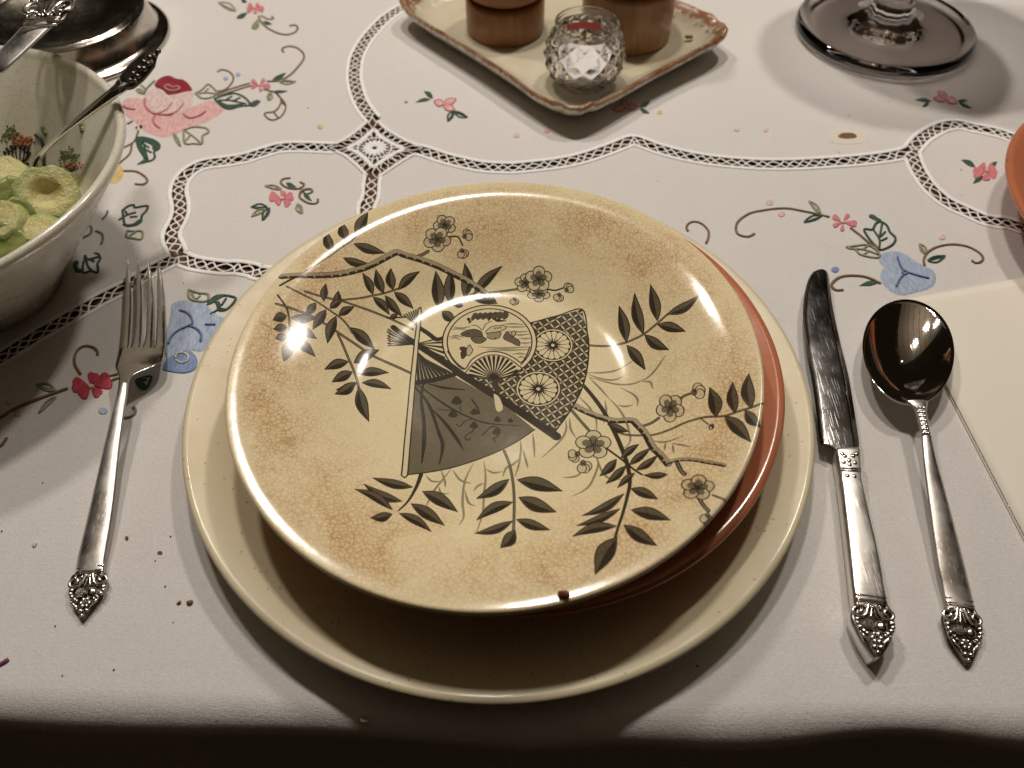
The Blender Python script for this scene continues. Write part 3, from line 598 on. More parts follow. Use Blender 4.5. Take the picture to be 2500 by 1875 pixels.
def pleaf(reg, b, t, wd, bend=0.12, tone=0.66, line=7, gray=False):
    o = leafpoly(b, t, wd, bend); P = pl(reg, o, 5, True)
    if gray: rfill(P, 0.35); return
    ph = rng.uniform(0, 6)
    rfill(P, lambda x, y: tone + 0.07 * np.sin((x * 0.9 + y * 1.1) * 0.9 + ph))
    half = o[:6] + [(p[0], p[1]) for p in [(b[0] + (t[0] - b[0]) * s + (bend * (-(t[1] - b[1]))) * math.sin(math.pi * s) * 0.5, b[1] + (t[1] - b[1]) * s + bend * (t[0] - b[0]) * math.sin(math.pi * s) * 0.5) for s in (0.95, 0.7, 0.45, 0.2)]]
    c = np.array([b[0] * 0.55 + t[0] * 0.45, b[1] * 0.55 + t[1] * 0.45]); d = np.array(t) - np.array(b); nn = np.array([-d[1], d[0]]) / (np.hypot(*d) + 1e-9)
    if nn[1] < 0 or (abs(nn[1]) < 0.2 and nn[0] < 0): half = o[6:] + half[6:][::-1]
    hp = np.array(half); core = hp.mean(0) + (hp - hp.mean(0)) * np.array([0.86, 0.86])
    rfill(pl(reg, [tuple(q) for q in core], 4, True), 0.93)
    rline(np.vstack([P, P[:1]]), line * K, 0.96)
def pflower(reg, c, r, a0=0.0, sq=0.85, n=5, line=7, shade=0.55):
    q = np.array(c, float); pts = []
    for k in range(n):
        a_ = a0 + 2 * math.pi * k / n; dc = q + np.array([math.cos(a_), sq * math.sin(a_)]) * r * 0.58; pr_ = r * 0.44
        pet = [tuple(dc + np.array([math.cos(u), sq * math.sin(u)]) * pr_) for u in np.linspace(0, 2 * math.pi, 13)[:-1]]
        P = pl(reg, pet, 3, True); rfill(P, 0.10); rline(np.vstack([P, P[:1]]), line * K, 0.92)
    for k in range(n):
        a_ = a0 + 2 * math.pi * k / n; dc = q + np.array([math.cos(a_), sq * math.sin(a_)]) * r * 0.42
        rfill(pl(reg, [tuple(dc + np.array([math.cos(u), sq * math.sin(u)]) * r * 0.24) for u in np.linspace(0, 2 * math.pi, 9)[:-1]], 3, True), shade, 'max')
    for k in range(2 * n):
        a_ = a0 + math.pi * k / n; pline(reg, [c, tuple(q + np.array([math.cos(a_), sq * math.sin(a_)]) * r * (0.42 if k % 2 else 0.3))], 5)
def pbud(reg, c, r, a0=0.0):
    q = np.array(c, float)
    for da in (-0.9, 0, 0.9):
        dc = q + np.array([math.cos(a0 + da), math.sin(a0 + da)]) * r * 0.4; P = pl(reg, [tuple(dc + np.array([math.cos(u), math.sin(u)]) * r * 0.5) for u in np.linspace(0, 2 * math.pi, 10)[:-1]], 3, True)
        rfill(P, 0.12); rline(np.vstack([P, P[:1]]), 6 * K, 0.92)
    P = pl(reg, [tuple(q + np.array([math.cos(u), math.sin(u)]) * r * 0.35 - np.array([math.cos(a0), math.sin(a0)]) * r * 0.25) for u in np.linspace(0, 2 * math.pi, 9)[:-1]], 3, True); rfill(P, 0.6, 'max')
def pbranch(reg, pts, wd):
    P = pl(reg, pts, 8); t = np.gradient(P, axis=0); t /= np.linalg.norm(t, axis=1)[:, None]; n2 = np.stack([-t[:, 1], t[:, 0]], 1)
    if n2[:, 1].mean() < 0: n2 = -n2
    m = wd * K * 2 * RP / NPX
    rline(P, wd * K, 0.9); rline(P + n2 * m * 0.08, wd * K * 0.74, 0.30, True)
    Q = resample(P - n2 * m * 0.24, m * 0.62); L = len(Q)
    for i in range(L - 1):
        if i % 2 == 0 or rng.random() < 0.2: rline(Q[i:i + 2], wd * K * rng.uniform(0.34, 0.52), 0.92)

# pale fronds first, so the dark sprays lie over them
for reg, lines in [('J', [[(1455, 835), (1500, 880), (1580, 885)], [(1580, 790), (1610, 880), (1615, 930)], [(1660, 780), (1520, 960), (1450, 1100)], [(1680, 790), (1740, 870), (1830, 900)], [(1850, 730), (1780, 880), (1760, 1050), (1770, 1180), (1730, 1250)],
        [(1940, 710), (1955, 850), (1940, 1000), (1930, 1150), (1880, 1310)], [(1780, 960), (1810, 1060), (1865, 1090)], [(1960, 780), (2020, 810), (2090, 800)], [(2212, 720), (2130, 770), (2100, 840)], [(1855, 960), (1890, 920), (1940, 900)], [(1560, 930), (1580, 980), (1640, 988)]]),
    ('K', [[(105, 540), (110, 620), (90, 750), (60, 840)], [(210, 480), (220, 580), (225, 680)], [(490, 370), (490, 450), (440, 540), (290, 680)], [(520, 350), (530, 440), (570, 510)], [(740, 660), (760, 750), (700, 900), (640, 960), (550, 1005)], [(750, 670), (790, 790), (860, 860), (960, 865)],
        [(640, 790), (570, 840), (465, 850)], [(850, 180), (920, 250), (980, 340), (1020, 450), (1030, 550), (960, 620)], [(950, 90), (1060, 150), (1095, 200), (1090, 245)], [(930, 240), (990, 250), (1050, 238)], [(690, 10), (780, 100), (850, 180)], [(820, 200), (830, 300), (810, 390)],
        [(600, 170), (680, 250), (740, 350), (750, 450)], [(1220, 540), (1330, 550), (1480, 500)], [(1320, 620), (1330, 560)], [(1400, 640), (1390, 575)], [(1380, 560), (1540, 590)], [(130, 620), (150, 700), (170, 770)], [(20, 760), (90, 700)], [(1140, 40), (1200, 45), (1222, 100)]]),
    ('G', [[(670, 1555), (800, 1555), (930, 1530), (1060, 1450)], [(665, 1565), (800, 1610), (900, 1615), (965, 1590)], [(1130, 1635), (1230, 1550), (1325, 1415)], [(680, 1590), (900, 1650), (1050, 1650), (1150, 1610)]])]:
    for L in lines: pline(reg, L, (4, 13, 15, 12, 5), 0.42)
# stems
for reg, L, wd in [('F', [(430, 700), (600, 600), (740, 500), (830, 440), (900, 350), (950, 260)], 9), ('F', [(1390, 570), (1430, 555), (1470, 530)], 22), ('F', [(280, 830), (400, 890), (520, 950), (640, 1030), (740, 1100), (800, 1170), (830, 1220)], 15),
    ('F', [(430, 870), (600, 920), (740, 950), (860, 990), (1000, 1040), (1150, 1100), (1280, 1160), (1340, 1190)], 17), ('F', [(750, 940), (900, 925), (1000, 905), (1100, 885), (1180, 860), (1230, 840)], 14), ('F', [(1420, 1060), (1560, 1020), (1660, 980), (1780, 920), (1870, 880)], 15),
    ('F', [(200, 900), (270, 1000), (295, 1080), (300, 1180), (300, 1260)], 13), ('F', [(190, 975), (420, 1050), (530, 1100), (640, 1170), (760, 1250), (880, 1330), (970, 1395), (1060, 1440), (1150, 1480), (1240, 1520), (1325, 1560)], 20),
    ('F', [(710, 1235), (750, 1320), (800, 1440), (840, 1530), (870, 1620), (885, 1690)], 17), ('F', [(1640, 410), (1720, 410), (1760, 480)], 12), ('F', [(1990, 880), (2080, 870), (2212, 852), (2270, 850)], 18), ('F', [(1120, 1090), (1200, 1090), (1280, 1085)], 12),
    ('G', [(690, 1325), (850, 1330), (980, 1305), (1080, 1265), (1160, 1220), (1260, 1140), (1350, 1060)], 17), ('G', [(330, 850), (400, 860), (470, 840)], 12),
    ('K', [(850, 400), (960, 480), (1140, 495), (1250, 485), (1380, 440), (1500, 385), (1640, 345), (1740, 335), (1830, 330), (1950, 290), (2050, 260), (2150, 225)], 16), ('K', [(1140, 415), (1210, 390), (1270, 350)], 22), ('K', [(1450, 190), (1490, 160), (1530, 145)], 20), ('K', [(1630, 355), (1690, 400)], 8),
    ('K', [(640, 75), (720, 170), (800, 280), (860, 390), (920, 510), (970, 630), (1010, 750), (1030, 880), (1010, 1000), (970, 1150), (930, 1270), (905, 1360)], (26, 28, 28, 26, 24, 20, 16, 14)), ('K', [(540, 285), (620, 380), (700, 470)], 20), ('K', [(830, 600), (950, 690), (1060, 780), (1130, 825)], 13),
    ('K', [(1610, 1020), (1650, 1085), (1690, 1130)], 24), ('K', [(1730, 1000), (1840, 1045)], 14), ('K', [(1430, 730), (1460, 790), (1490, 820)], 26),
    ('J', [(2110, 625), (2150, 720), (2180, 850), (2195, 1000), (2195, 1150), (2190, 1300)], 17), ('J', [(1410, 825), (1370, 930), (1300, 1050), (1220, 1130)], (26, 20, 14, 10))]:
    pline(reg, L, wd, 0.86)
    if np.isscalar(wd) and wd > 13: pline(reg, L, wd * 0.4, 0.5, True)
# leaves: detail view, base, tip, width
for reg, LL in {'F': [((660, 530), (610, 360), 80), ((775, 430), (745, 290), 85), ((860, 390), (960, 200), 90), ((850, 470), (1100, 545), 75), ((760, 590), (965, 635), 65), ((825, 1180), (1010, 1350), 90), ((605, 1030), (500, 1185), 78), ((690, 1085), (622, 1300), 82), ((520, 970), (440, 1070), 66), ((720, 1070), (842, 1000), 62),
        ((590, 945), (607, 810), 58), ((705, 985), (712, 870), 62), ((645, 1010), (745, 940), 60), ((1000, 890), (920, 720), 66), ((1090, 880), (1030, 690), 76), ((1170, 850), (1155, 680), 80), ((1222, 850), (1392, 705), 72), ((1010, 922), (1140, 1060), 66), ((1112, 910), (1245, 1075), 70), ((1190, 880), (1340, 1010), 72),
        ((1560, 1010), (1535, 705), 105), ((1655, 970), (1660, 690), 90), ((1778, 920), (1780, 640), 96), ((1860, 890), (2090, 660), 80), ((1590, 1040), (1700, 1125), 80), ((1760, 990), (1680, 980), 50), ((1850, 930), (2050, 970), 70), ((1930, 890), (2040, 950), 62),
        ((270, 1075), (165, 1110), 80), ((275, 1172), (170, 1188), 68), ((275, 1252), (185, 1266), 68), ((300, 1285), (255, 1455), 95), ((328, 1170), (525, 1266), 82), ((318, 1260), (512, 1415), 84), ((318, 1090), (525, 1090), 72), ((790, 1462), (603, 1525), 78), ((850, 1470), (1050, 1365), 92), ((825, 1550), (665, 1632), 80), ((885, 1560), (1130, 1555), 72), ((860, 1645), (700, 1700), 56), ((1150, 1095), (1210, 1060), 40)],
    'G': [((1000, 1290), (940, 1000), 88), ((1140, 1220), (1070, 895), 90), ((1262, 1110), (1205, 820), 88), ((1350, 1060), (1605, 910), 76), ((1270, 1150), (1492, 1205), 80), ((1160, 1240), (1352, 1360), 84), ((1010, 1330), (1155, 1525), 84)],
    'K': [((1755, 332), (1705, 95), 112), ((1915, 300), (1895, 52), 92), ((2050, 260), (2032, -20), 112), ((1835, 335), (2045, 545), 112), ((2005, 288), (2130, 420), 92), ((960, 680), (1100, 572), 60), ((1030, 740), (1200, 605), 60), ((1088, 785), (1260, 665), 58), ((912, 700), (780, 835), 72), ((990, 755), (832, 900), 64), ((1062, 815), (930, 932), 50),
        ((1340, 825), (1152, 830), 52), ((1045, 945), (1260, 1030), 78), ((970, 995), (635, 1170), 70), ((935, 1120), (590, 1255), 62), ((905, 1260), (555, 1342), 82), ((1050, 1125), (1362, 1207), 98), ((985, 1255), (1250, 1422), 104), ((912, 1360), (740, 1659), 150), ((860, 400), (1012, 460), 60), ((90, 870), (452, 962), 112), ((100, 1020), (402, 1140), 112), ((80, 1205), (347, 1290), 80)],
    'J': [((850, 50), (690, 145), 82), ((920, 50), (1150, 100), 66), ((885, 95), (967, 370), 98), ((2145, 870), (1885, 1025), 90), ((2175, 1060), (1885, 1205), 82), ((2175, 1220), (1870, 1320), 70), ((2200, 1300), (2085, 1440), 104), ((1330, 930), (1010, 855), 72), ((1240, 1050), (935, 910), 76), ((1160, 1115), (860, 950), 70), ((1160, 1160), (990, 1190), 76), ((1430, 970), (1712, 1135), 102), ((1335, 1075), (1600, 1250), 96), ((1235, 1155), (1490, 1302), 70)]}.items():
    for b, t_, wd in LL: pleaf(reg, b, t_, wd, rng.uniform(0.02, 0.16) * rng.choice([-1, 1]))
pbranch('F', [(235, 745), (370, 735), (520, 735), (700, 725), (850, 695), (960, 660), (1080, 600), (1200, 540), (1260, 560), (1400, 600), (1560, 660), (1700, 730), (1800, 780), (1900, 845), (1960, 890)], 46)
pline('F', [(220, 820), (290, 780), (360, 745)], 16)
pbranch('K', [(555, 240), (640, 285), (760, 335), (900, 370), (1040, 368), (1090, 405), (1160, 480), (1220, 590), (1290, 660), (1350, 735)], 44)
pbranch('K', [(1350, 725), (1440, 700), (1560, 700), (1680, 720), (1820, 745)], 28)
pflower('F', (1610, 310), 95, 0.5, 0.9); pflower('F', (1545, 430), 115, 0.2, 0.9); pbud('F', (1790, 400), 62, -0.5); pbud('F', (1760, 540), 60, 1.3)
pflower('G', (150, 800), 92, 0.9); pflower('G', (260, 890), 95, 0.3, 0.7); pflower('G', (260, 765), 112, -0.3, 0.95); pbud('G', (430, 910), 54, 1.8); pbud('G', (505, 850), 58, -0.8); pbud('G', (55, 945), 46, 1.6)
pflower('K', (1370, 262), 118, -0.9, 1.0); pbud('K', (1590, 125), 84, -0.3); pbud('K', (1710, 418), 30, 0.6); pbud('K', (570, 660), 70, 2.6); pbud('K', (640, 745), 78, 1.2); pflower('K', (720, 575), 150, -1.55, 0.8); pflower('K', (1600, 935), 140, -0.2, 0.75); pbud('K', (1680, 1185), 70, 1.8)

# the three fans
def Q(pts, n=5, closed=False): return pl('Q', pts, n, closed)
def qpoly(pts): return plate_hit(zp('Q', pts))
gray_fan = [(440, 905), (800, 835), (1250, 1085), (1545, 1330), (1400, 1430), (1250, 1512), (1080, 1585), (900, 1648), (700, 1702), (365, 1750), (400, 1300)]
rfill(qpoly(gray_fan), lambda x, y: 0.60 + 0.10 * np.sin(x * 1.9) * np.sin(y * 0.31) + 0.07 * np.sin(y * 2.3 + x * 0.13) + 0.06 * rng.standard_normal(x.shape))
pline('Q', [(1545, 1330), (1400, 1430), (1250, 1512), (1080, 1585), (900, 1648), (700, 1702), (365, 1750)], 9)
for L, wd in [([(510, 900), (490, 1050), (515, 1250), (515, 1450), (495, 1640)], (14, 20, 24, 30, 10)), ([(430, 930), (560, 1100), (650, 1350), (690, 1480), (660, 1650)], (14, 22, 22, 26, 8)), ([(600, 1150), (720, 1280), (830, 1430), (880, 1520)], (10, 24, 24, 6)), ([(440, 900), (700, 1090), (900, 1200), (1100, 1270), (1400, 1295)], (10, 16, 12, 12, 6)),
              ([(560, 905), (700, 940), (890, 960)], (8, 22, 8)), ([(850, 1110), (860, 1160)], 7), ([(640, 1140), (700, 1150), (760, 1150)], 7), ([(960, 1050), (1010, 1120), (1030, 1180)], 12), ([(820, 1280), (850, 1300), (900, 1250), (960, 1235)], 8), ([(1000, 1290), (960, 1350), (900, 1390), (920, 1430), (950, 1410)], 9), ([(1060, 1380), (1110, 1330), (1160, 1300), (1220, 1330), (1200, 1390), (1160, 1420), (1180, 1445)], 10)]:
    pline('Q', L, wd, 0.95)
for c, r in [((820, 1060), 46), ((785, 1185), 40), ((985, 1165), 34), ((980, 1290), 36), ((1190, 1350), 36), ((1200, 1235), 30), ((1320, 1245), 24)]:
    rfill(Q([(c[0] + r * math.cos(u) * (1 + 0.3 * math.sin(3 * u)), c[1] + r * 0.9 * math.sin(u)) for u in np.linspace(0, 5.7, 10)], 3, True), 0.88)
# rib section of the gray fan
rfill(qpoly([(440, 525), (700, 470), (760, 780), (440, 900)]), 0.06)
for k in range(9):
    x = 455 + k * 36; pline('Q', [(452 + k * 9, 600 + k * 9), (x + 10, 880 - k * 10)], (6, 14, 22), 0.9)
for k in range(6): pline('Q', [(450, 530), (700, 470 + k * 48)], (5, 12, 20), 0.9)
pline('Q', [(485, 390), (560, 440), (630, 490), (690, 480)], 34, 0.9)
for k in range(7): pline('Q', [(440, 360), (330 + k * 22, 262 - k * 9)], (5, 8, 11), 0.9)
pline('Q', [(435, 895), (600, 870), (800, 815)], 40, 0.95)
# lattice fan
lat = [(1500, 338), (1740, 275), (1985, 210), (2035, 420), (2050, 560), (2035, 760), (1985, 950), (1880, 1150), (1735, 1350), (1500, 1215), (1250, 1060), (880, 830), (1000, 840), (1170, 858), (1300, 820), (1440, 740), (1530, 620), (1565, 520), (1550, 420)]
LP = qpoly(lat); rfill(LP, 0.86)
mask_before = ink.copy()
e1 = np.array([58.0, -34.0]); e2 = np.array([44.0, 52.0]); o_ = np.array([1700.0, 560.0])
for i in range(-22, 23):
    for j in range(-22, 23):
        p = o_ + e1 * i + e2 * j
        if not (850 < p[0] < 2100 and 180 < p[1] < 1400): continue
        for e in (e1, e2):
            if not inpoly(p + e / 2, np.array(lat, float))[0]: continue
            P = plate_hit(zp('Q', [tuple(p + e * 0.08), tuple(p + e * 0.5), tuple(p + e * 0.92)])); rline(P, np.array([4, 13, 4]) * K, 0.10, True)
        c = p + (e1 + e2) / 2
        if inpoly(c, np.array(lat, float))[0]:
            for e in (e1 + e2, e1 - e2):
                rline(plate_hit(zp('Q', [tuple(c - e * 0.3), tuple(c + e * 0.3)])), 3.2 * K, 0.62, True)
pline('Q', [(1500, 338), (1740, 275), (1985, 210), (2035, 420), (2050, 560), (2035, 760), (1985, 950), (1880, 1150), (1735, 1350)], 10, 0.97, True)
for c, rx, ry in (((1715, 545), 182, 148), ((1580, 952), 202, 160)):
    el = lambda f: [(c[0] + rx * f * math.cos(u), c[1] + ry * f * math.sin(u)) for u in np.linspace(0, 2 * math.pi, 33)[:-1]]
    rfill(Q(el(1.04), 2, True), 0.97); rfill(Q(el(1.0), 2, True), 0.06); rfill(Q(el(0.93), 2, True), 0.95)
    for k in range(16):
        a_ = 2 * math.pi * k / 16 + 0.1; d = np.array([rx * math.cos(a_), ry * math.sin(a_)]); pp = np.array(c)
        n2 = np.array([-rx * math.sin(a_), ry * math.cos(a_)])
        rfill(Q([tuple(pp + d * 0.22), tuple(pp + d * 0.62 + n2 * 0.105), tuple(pp + d * 0.80 + n2 * 0.13), tuple(pp + d * 0.88), tuple(pp + d * 0.80 - n2 * 0.13), tuple(pp + d * 0.62 - n2 * 0.105)], 3, True), 0.05)
    for k in range(24):
        a_ = 2 * math.pi * k / 24; pline('Q', [c, (c[0] + rx * 0.42 * math.cos(a_), c[1] + ry * 0.42 * math.sin(a_))], (9, 3), 0.93)
    rfill(Q(el(0.09), 2, True), 0.05)
# round fan
C0 = (1126, 515); RX, RY = 438, 344
el = lambda f, a=0, b=2 * math.pi, n=60: [(C0[0] + RX * f * math.cos(u), C0[1] + RY * f * math.sin(u)) for u in np.linspace(a, b, n)]
rfill(Q(el(1.0)[:-1], 2, True), 0.05)
for y0, xa, xb, dy in [(372, 780, 950, 14), (400, 760, 900, -8), (352, 1240, 1440, -6), (372, 1260, 1470, 4), (470, 745, 880, -14), (490, 760, 850, -16), (415, 1270, 1490, 6), (440, 1330, 1500, 10), (480, 1400, 1510, 4), (520, 1400, 1510, 6), (560, 1020, 1500, 12), (585, 1100, 1490, 6), (630, 1340, 1470, -8), (660, 1390, 1450, -8)]:
    pline('Q', [(xa, y0), ((xa + xb) / 2, y0 + dy), (xb, y0)], (5, 17, 7), 0.42)
for k in range(7):
    x = 950 + k * 48; rfill(Q([(x, 300 - k * 6), (x + 30, 245 - k * 3), (x + 66, 250), (x + 58, 285), (x + 20, 310)], 3, True), 0.72)
pline('Q', [(935, 340), (1000, 290), (1100, 270), (1200, 240)], 8); pline('Q', [(1150, 290), (1200, 315), (1280, 318)], (6, 26, 6)); pline('Q', [(930, 300), (945, 340)], (24, 6)); pline('Q', [(1130, 290), (1115, 320)], (20, 6))
for pts_, v_ in [([(860, 440), (920, 405), (1000, 398), (1060, 430), (1050, 465), (960, 470), (890, 462)], 0.66), ([(960, 475), (1060, 465), (1095, 490), (1050, 525), (1000, 525), (965, 500)], 0.62), ([(1085, 430), (1140, 375), (1220, 360), (1285, 378), (1240, 410), (1160, 425)], 0.16), ([(1095, 440), (1170, 425), (1230, 425), (1215, 475), (1150, 490), (1105, 470)], 0.4),
                 ([(850, 570), (880, 560), (912, 575), (905, 610), (870, 600)], 0.78), ([(910, 590), (940, 540), (958, 570), (970, 590), (945, 635), (915, 640)], 0.2), ([(860, 610), (905, 610), (900, 650), (870, 670)], 0.8), ([(1255, 480), (1290, 420), (1330, 460), (1400, 500), (1400, 550), (1330, 520)], 0.62), ([(1325, 430), (1355, 412), (1368, 430), (1350, 465)], 0.25)]:
    P = Q(pts_, 4, True); rfill(P, v_); rline(np.vstack([P, P[:1]]), 6 * K, 0.93)
pline('Q', [(1060, 410), (1010, 365), (960, 358)], 6); pline('Q', [(1065, 400), (1090, 350), (1145, 322)], 6); rfill(Q([(1062, 410), (1090, 430), (1100, 475), (1075, 465), (1060, 430)], 3, True), 0.03)
for x, y in ((1175, 388), (1200, 385), (1225, 382), (905, 440), (930, 436), (1180, 480)): rfill(Q([(x + 8 * math.cos(u), y + 8 * math.sin(u)) for u in np.linspace(0, 5, 6)], 2, True), 0.9)
seg = [(905, 825)] + [(1160 + 262 * math.cos(u), 862 - 262 * math.sin(u)) for u in np.linspace(2.85, 0.42, 16)] + [(1440, 760), (1380, 805), (1290, 845), (1165, 860), (1040, 850)]
inner = el(0.90)
rline(Q(inner, 2), 9 * K, 0.95)
rfill(qpoly([(880, 790), (905, 750), (980, 665), (1070, 615), (1165, 600), (1260, 615), (1350, 660), (1405, 715), (1425, 745), (1460, 735), (1400, 800), (1280, 855), (1126, 866), (960, 845)]), 0.05)
pline('Q', [(735, 600), (800, 700), (890, 770), (960, 680), (1060, 620), (1165, 602), (1270, 622), (1360, 668), (1420, 705), (1470, 640), (1500, 560)], 9)
A1 = [(905, 825), (930, 765), (990, 700), (1070, 652), (1165, 636), (1260, 652), (1340, 692), (1400, 740), (1425, 765), (1360, 815), (1270, 848), (1165, 860), (1040, 850)]
P = Q(A1, 4, True); rfill(P, 0.05); rline(np.vstack([P, P[:1]]), 8 * K, 0.95)
for k in range(15):
    a_ = math.pi * (0.06 + 0.88 * k / 14); pline('Q', [(1165, 858), (1165 + 232 * math.cos(a_), 858 - 205 * math.sin(a_) )], (5, 10, 21), 0.95)
rline(Q(el(1.0), 2), 10 * K, 0.95)
rfill(qpoly([(1140, 862), (1205, 862), (1222, 1010), (1240, 1060), (1165, 1030), (1155, 960)]), 0.82); rfill(Q([(1160, 950), (1195, 1010), (1225, 1040), (1250, 1130), (1215, 1165), (1185, 1140), (1170, 1040)], 3, True), 0.05)
# guards
pline('Q', [(232, 380), (700, 700), (880, 830)], (40, 52, 54), 0.95); pline('Q', [(880, 830), (1250, 1060), (1500, 1225), (1750, 1395)], (54, 54, 58), 0.95)
rfill(qpoly([(1740, 1340), (1765, 1385), (1752, 1420), (1715, 1428)]), 0.97)
rfill(Q([(1165, 1000), (1195, 1010), (1225, 1045), (1250, 1130), (1215, 1165), (1185, 1140), (1172, 1060)], 3, True), 0.05)
for k in range(8): pline('Q', [(400, 540), (185 - 12 * math.sin(k * 2.2), 395 + k * 22)], (5, 9, 9), 0.88)
for k in range(6): pline('Q', [(175 + 8 * k % 3, 400 + k * 26), (205, 418 + k * 24), (178, 432 + k * 24)], 5, 0.9)
g1 = [(462, 205), (485, 192), (492, 240), (465, 520), (425, 1000), (385, 1480), (362, 1756), (335, 1780), (305, 1756), (330, 1480), (385, 900), (430, 480)]
P = plate_hit(zp('Q', g1)); rfill(P, 0.05); rline(np.vstack([P, P[:1]]), 9 * K, 0.95)
# faint speckle loss in the ink, like worn transfer ink
ink = 1 - (1 - np.clip(ink, 0, 1)) ** 2.0
ink *= (0.93 + 0.07 * rng.random(ink.shape)).astype(np.float32)
rgba = np.ones((NPX, NPX, 4), np.float32); rgba[..., :3] = ink[..., None]
img = bpy.data.images.new('fan_transfer_print', NPX, NPX, alpha=False, float_buffer=True); img.colorspace_settings.name = 'Non-Color'
img.pixels.foreach_set(rgba.ravel()); img.update(); img.pack()

t = NT('crazed_ivory_glaze'); c = t.coord()
sep = t.n('SeparateXYZ'); t.link(c, sep.inputs[0]); cmb = t.n('CombineXYZ')
t.link(t.math('ADD', t.math('DIVIDE', sep.outputs[0], 2 * RP), 0.5), cmb.inputs[0]); t.link(t.math('ADD', t.math('DIVIDE', sep.outputs[1], 2 * RP), 0.5), cmb.inputs[1])
im = t.n('TexImage', image=img, extension='CLIP'); t.link(cmb.outputs[0], im.inputs[0])
rad = t.math('SQRT', t.math('ADD', t.math('MULTIPLY', sep.outputs[0], sep.outputs[0]), t.math('MULTIPLY', sep.outputs[1], sep.outputs[1])))
warp = t.n('VectorMath', operation='ADD'); nzv = t.n('TexNoise'); t.link(c, nzv.inputs['Vector']); nzv.inputs['Scale'].default_value = 220; nzv.inputs['Detail'].default_value = 2
sc_ = t.n('VectorMath', operation='SCALE'); t.link(nzv.outputs['Color'], sc_.inputs[0]); sc_.inputs['Scale'].default_value = 0.0014; t.link(c, warp.inputs[0]); t.link(sc_.outputs[0], warp.inputs[1])
crz = t.ramp(t.voro(warp.outputs[0], 520, 'DISTANCE_TO_EDGE'), 0.02, 0.10, 1, 0)
crz2 = t.ramp(t.voro(warp.outputs[0], 230, 'DISTANCE_TO_EDGE'), 0.008, 0.035, 1, 0)
stn = t.noise(c, 26, 4, 0.6, 0.6); rimness = t.ramp(rad, RP * 0.50, RP * 0.84)
edge_ = t.ramp(rad, RP * 0.90, RP * 0.985, 1, 0.25)
stf = t.math('MULTIPLY', t.math('MULTIPLY', t.ramp(stn, 0.32, 0.66), rimness), edge_)
base = t.mix(stf, (0.79, 0.68, 0.43), (0.69, 0.495, 0.27))
base = t.mix(t.math('MULTIPLY', t.math('MAXIMUM', crz, crz2), t.math('ADD', t.math('MULTIPLY', stf, 0.62), 0.10)), base, (0.26, 0.13, 0.05))
spk = t.ramp(t.voro(c, 260), 0.06, 0.09, 1, 0); base = t.mix(t.math('MULTIPLY', spk, t.math('GREATER_THAN', t.noise(c, 80, 2), 0.64)), base, (0.16, 0.09, 0.04))
fin = t.mix(t.ramp(im.outputs['Color'], 0.0, 1.0), base, (0.014, 0.009, 0.006))
t.set(Base_Color=fin, Roughness=t.ramp(stn, 0.3, 0.7, 0.09, 0.16), Normal=t.bump(t.noise(c, 60, 3), 0.05, 0.0012), Specular_IOR_Level=0.30)
soup = obj('soup_plate', *lathe(pr, 224), t.m, loc=PC)
Mx = __import__('mathutils').Matrix((( Xp[0], Yp[0], PN[0]), (Xp[1], Yp[1], PN[1]), (Xp[2], Yp[2], PN[2])))
soup.rotation_euler = Mx.to_euler()
tag(soup, 'crazed ivory soup plate with brown print of fans and flowering branches, top of the stack', 'plate')

# ------------------------------------------------------------------ cutlery
def loft(st, nu=9, thick=0.0018, crown=0.0006, tp=4):
    v, f = [], []; m = 2 * nu - 2
    for s in st:
        L, R, z = s[0], s[1], s[2]; th = s[3] if len(s) > 3 else thick; cr = s[4] if len(s) > 4 else crown
        L = pix(*L, z); R = pix(*R, z)
        for u in np.linspace(-1, 1, nu): p = L + (R - L) * (u + 1) / 2; v.append((p[0], p[1], z + cr * (1 - abs(u) ** 2.5)))
        for u in np.linspace(1, -1, nu)[1:-1]: p = L + (R - L) * (u + 1) / 2; v.append((p[0], p[1], z - th * (1 - abs(u) ** tp)))
    n = len(st)
    for i in range(n - 1):
        for k in range(m): f.append((i * m + k, i * m + (k + 1) % m, (i + 1) * m + (k + 1) % m, (i + 1) * m + k))
    k0 = len(v); v += v[:m] + v[(n - 1) * m:n * m]            # end caps keep their own vertices so the ends stay crisp
    f.append(tuple(k0 + k for k in range(m - 1, -1, -1))); f.append(tuple(k0 + m + k for k in range(m)))
    return v, f
def sm(st, n=4):                        # smooth a list of stations
    A_ = np.array([[*s[0], *s[1], *s[2:]] for s in st], float); B_ = spline(A_, n); return [((q[0], q[1]), (q[2], q[3]), *q[4:]) for q in B_]
def stn_(reg, rows):                    # rows: y, left x, right x, z, ...
    return [(zp(reg, [(r[1], r[0])])[0], zp(reg, [(r[2], r[0])])[0], *r[3:]) for r in rows]
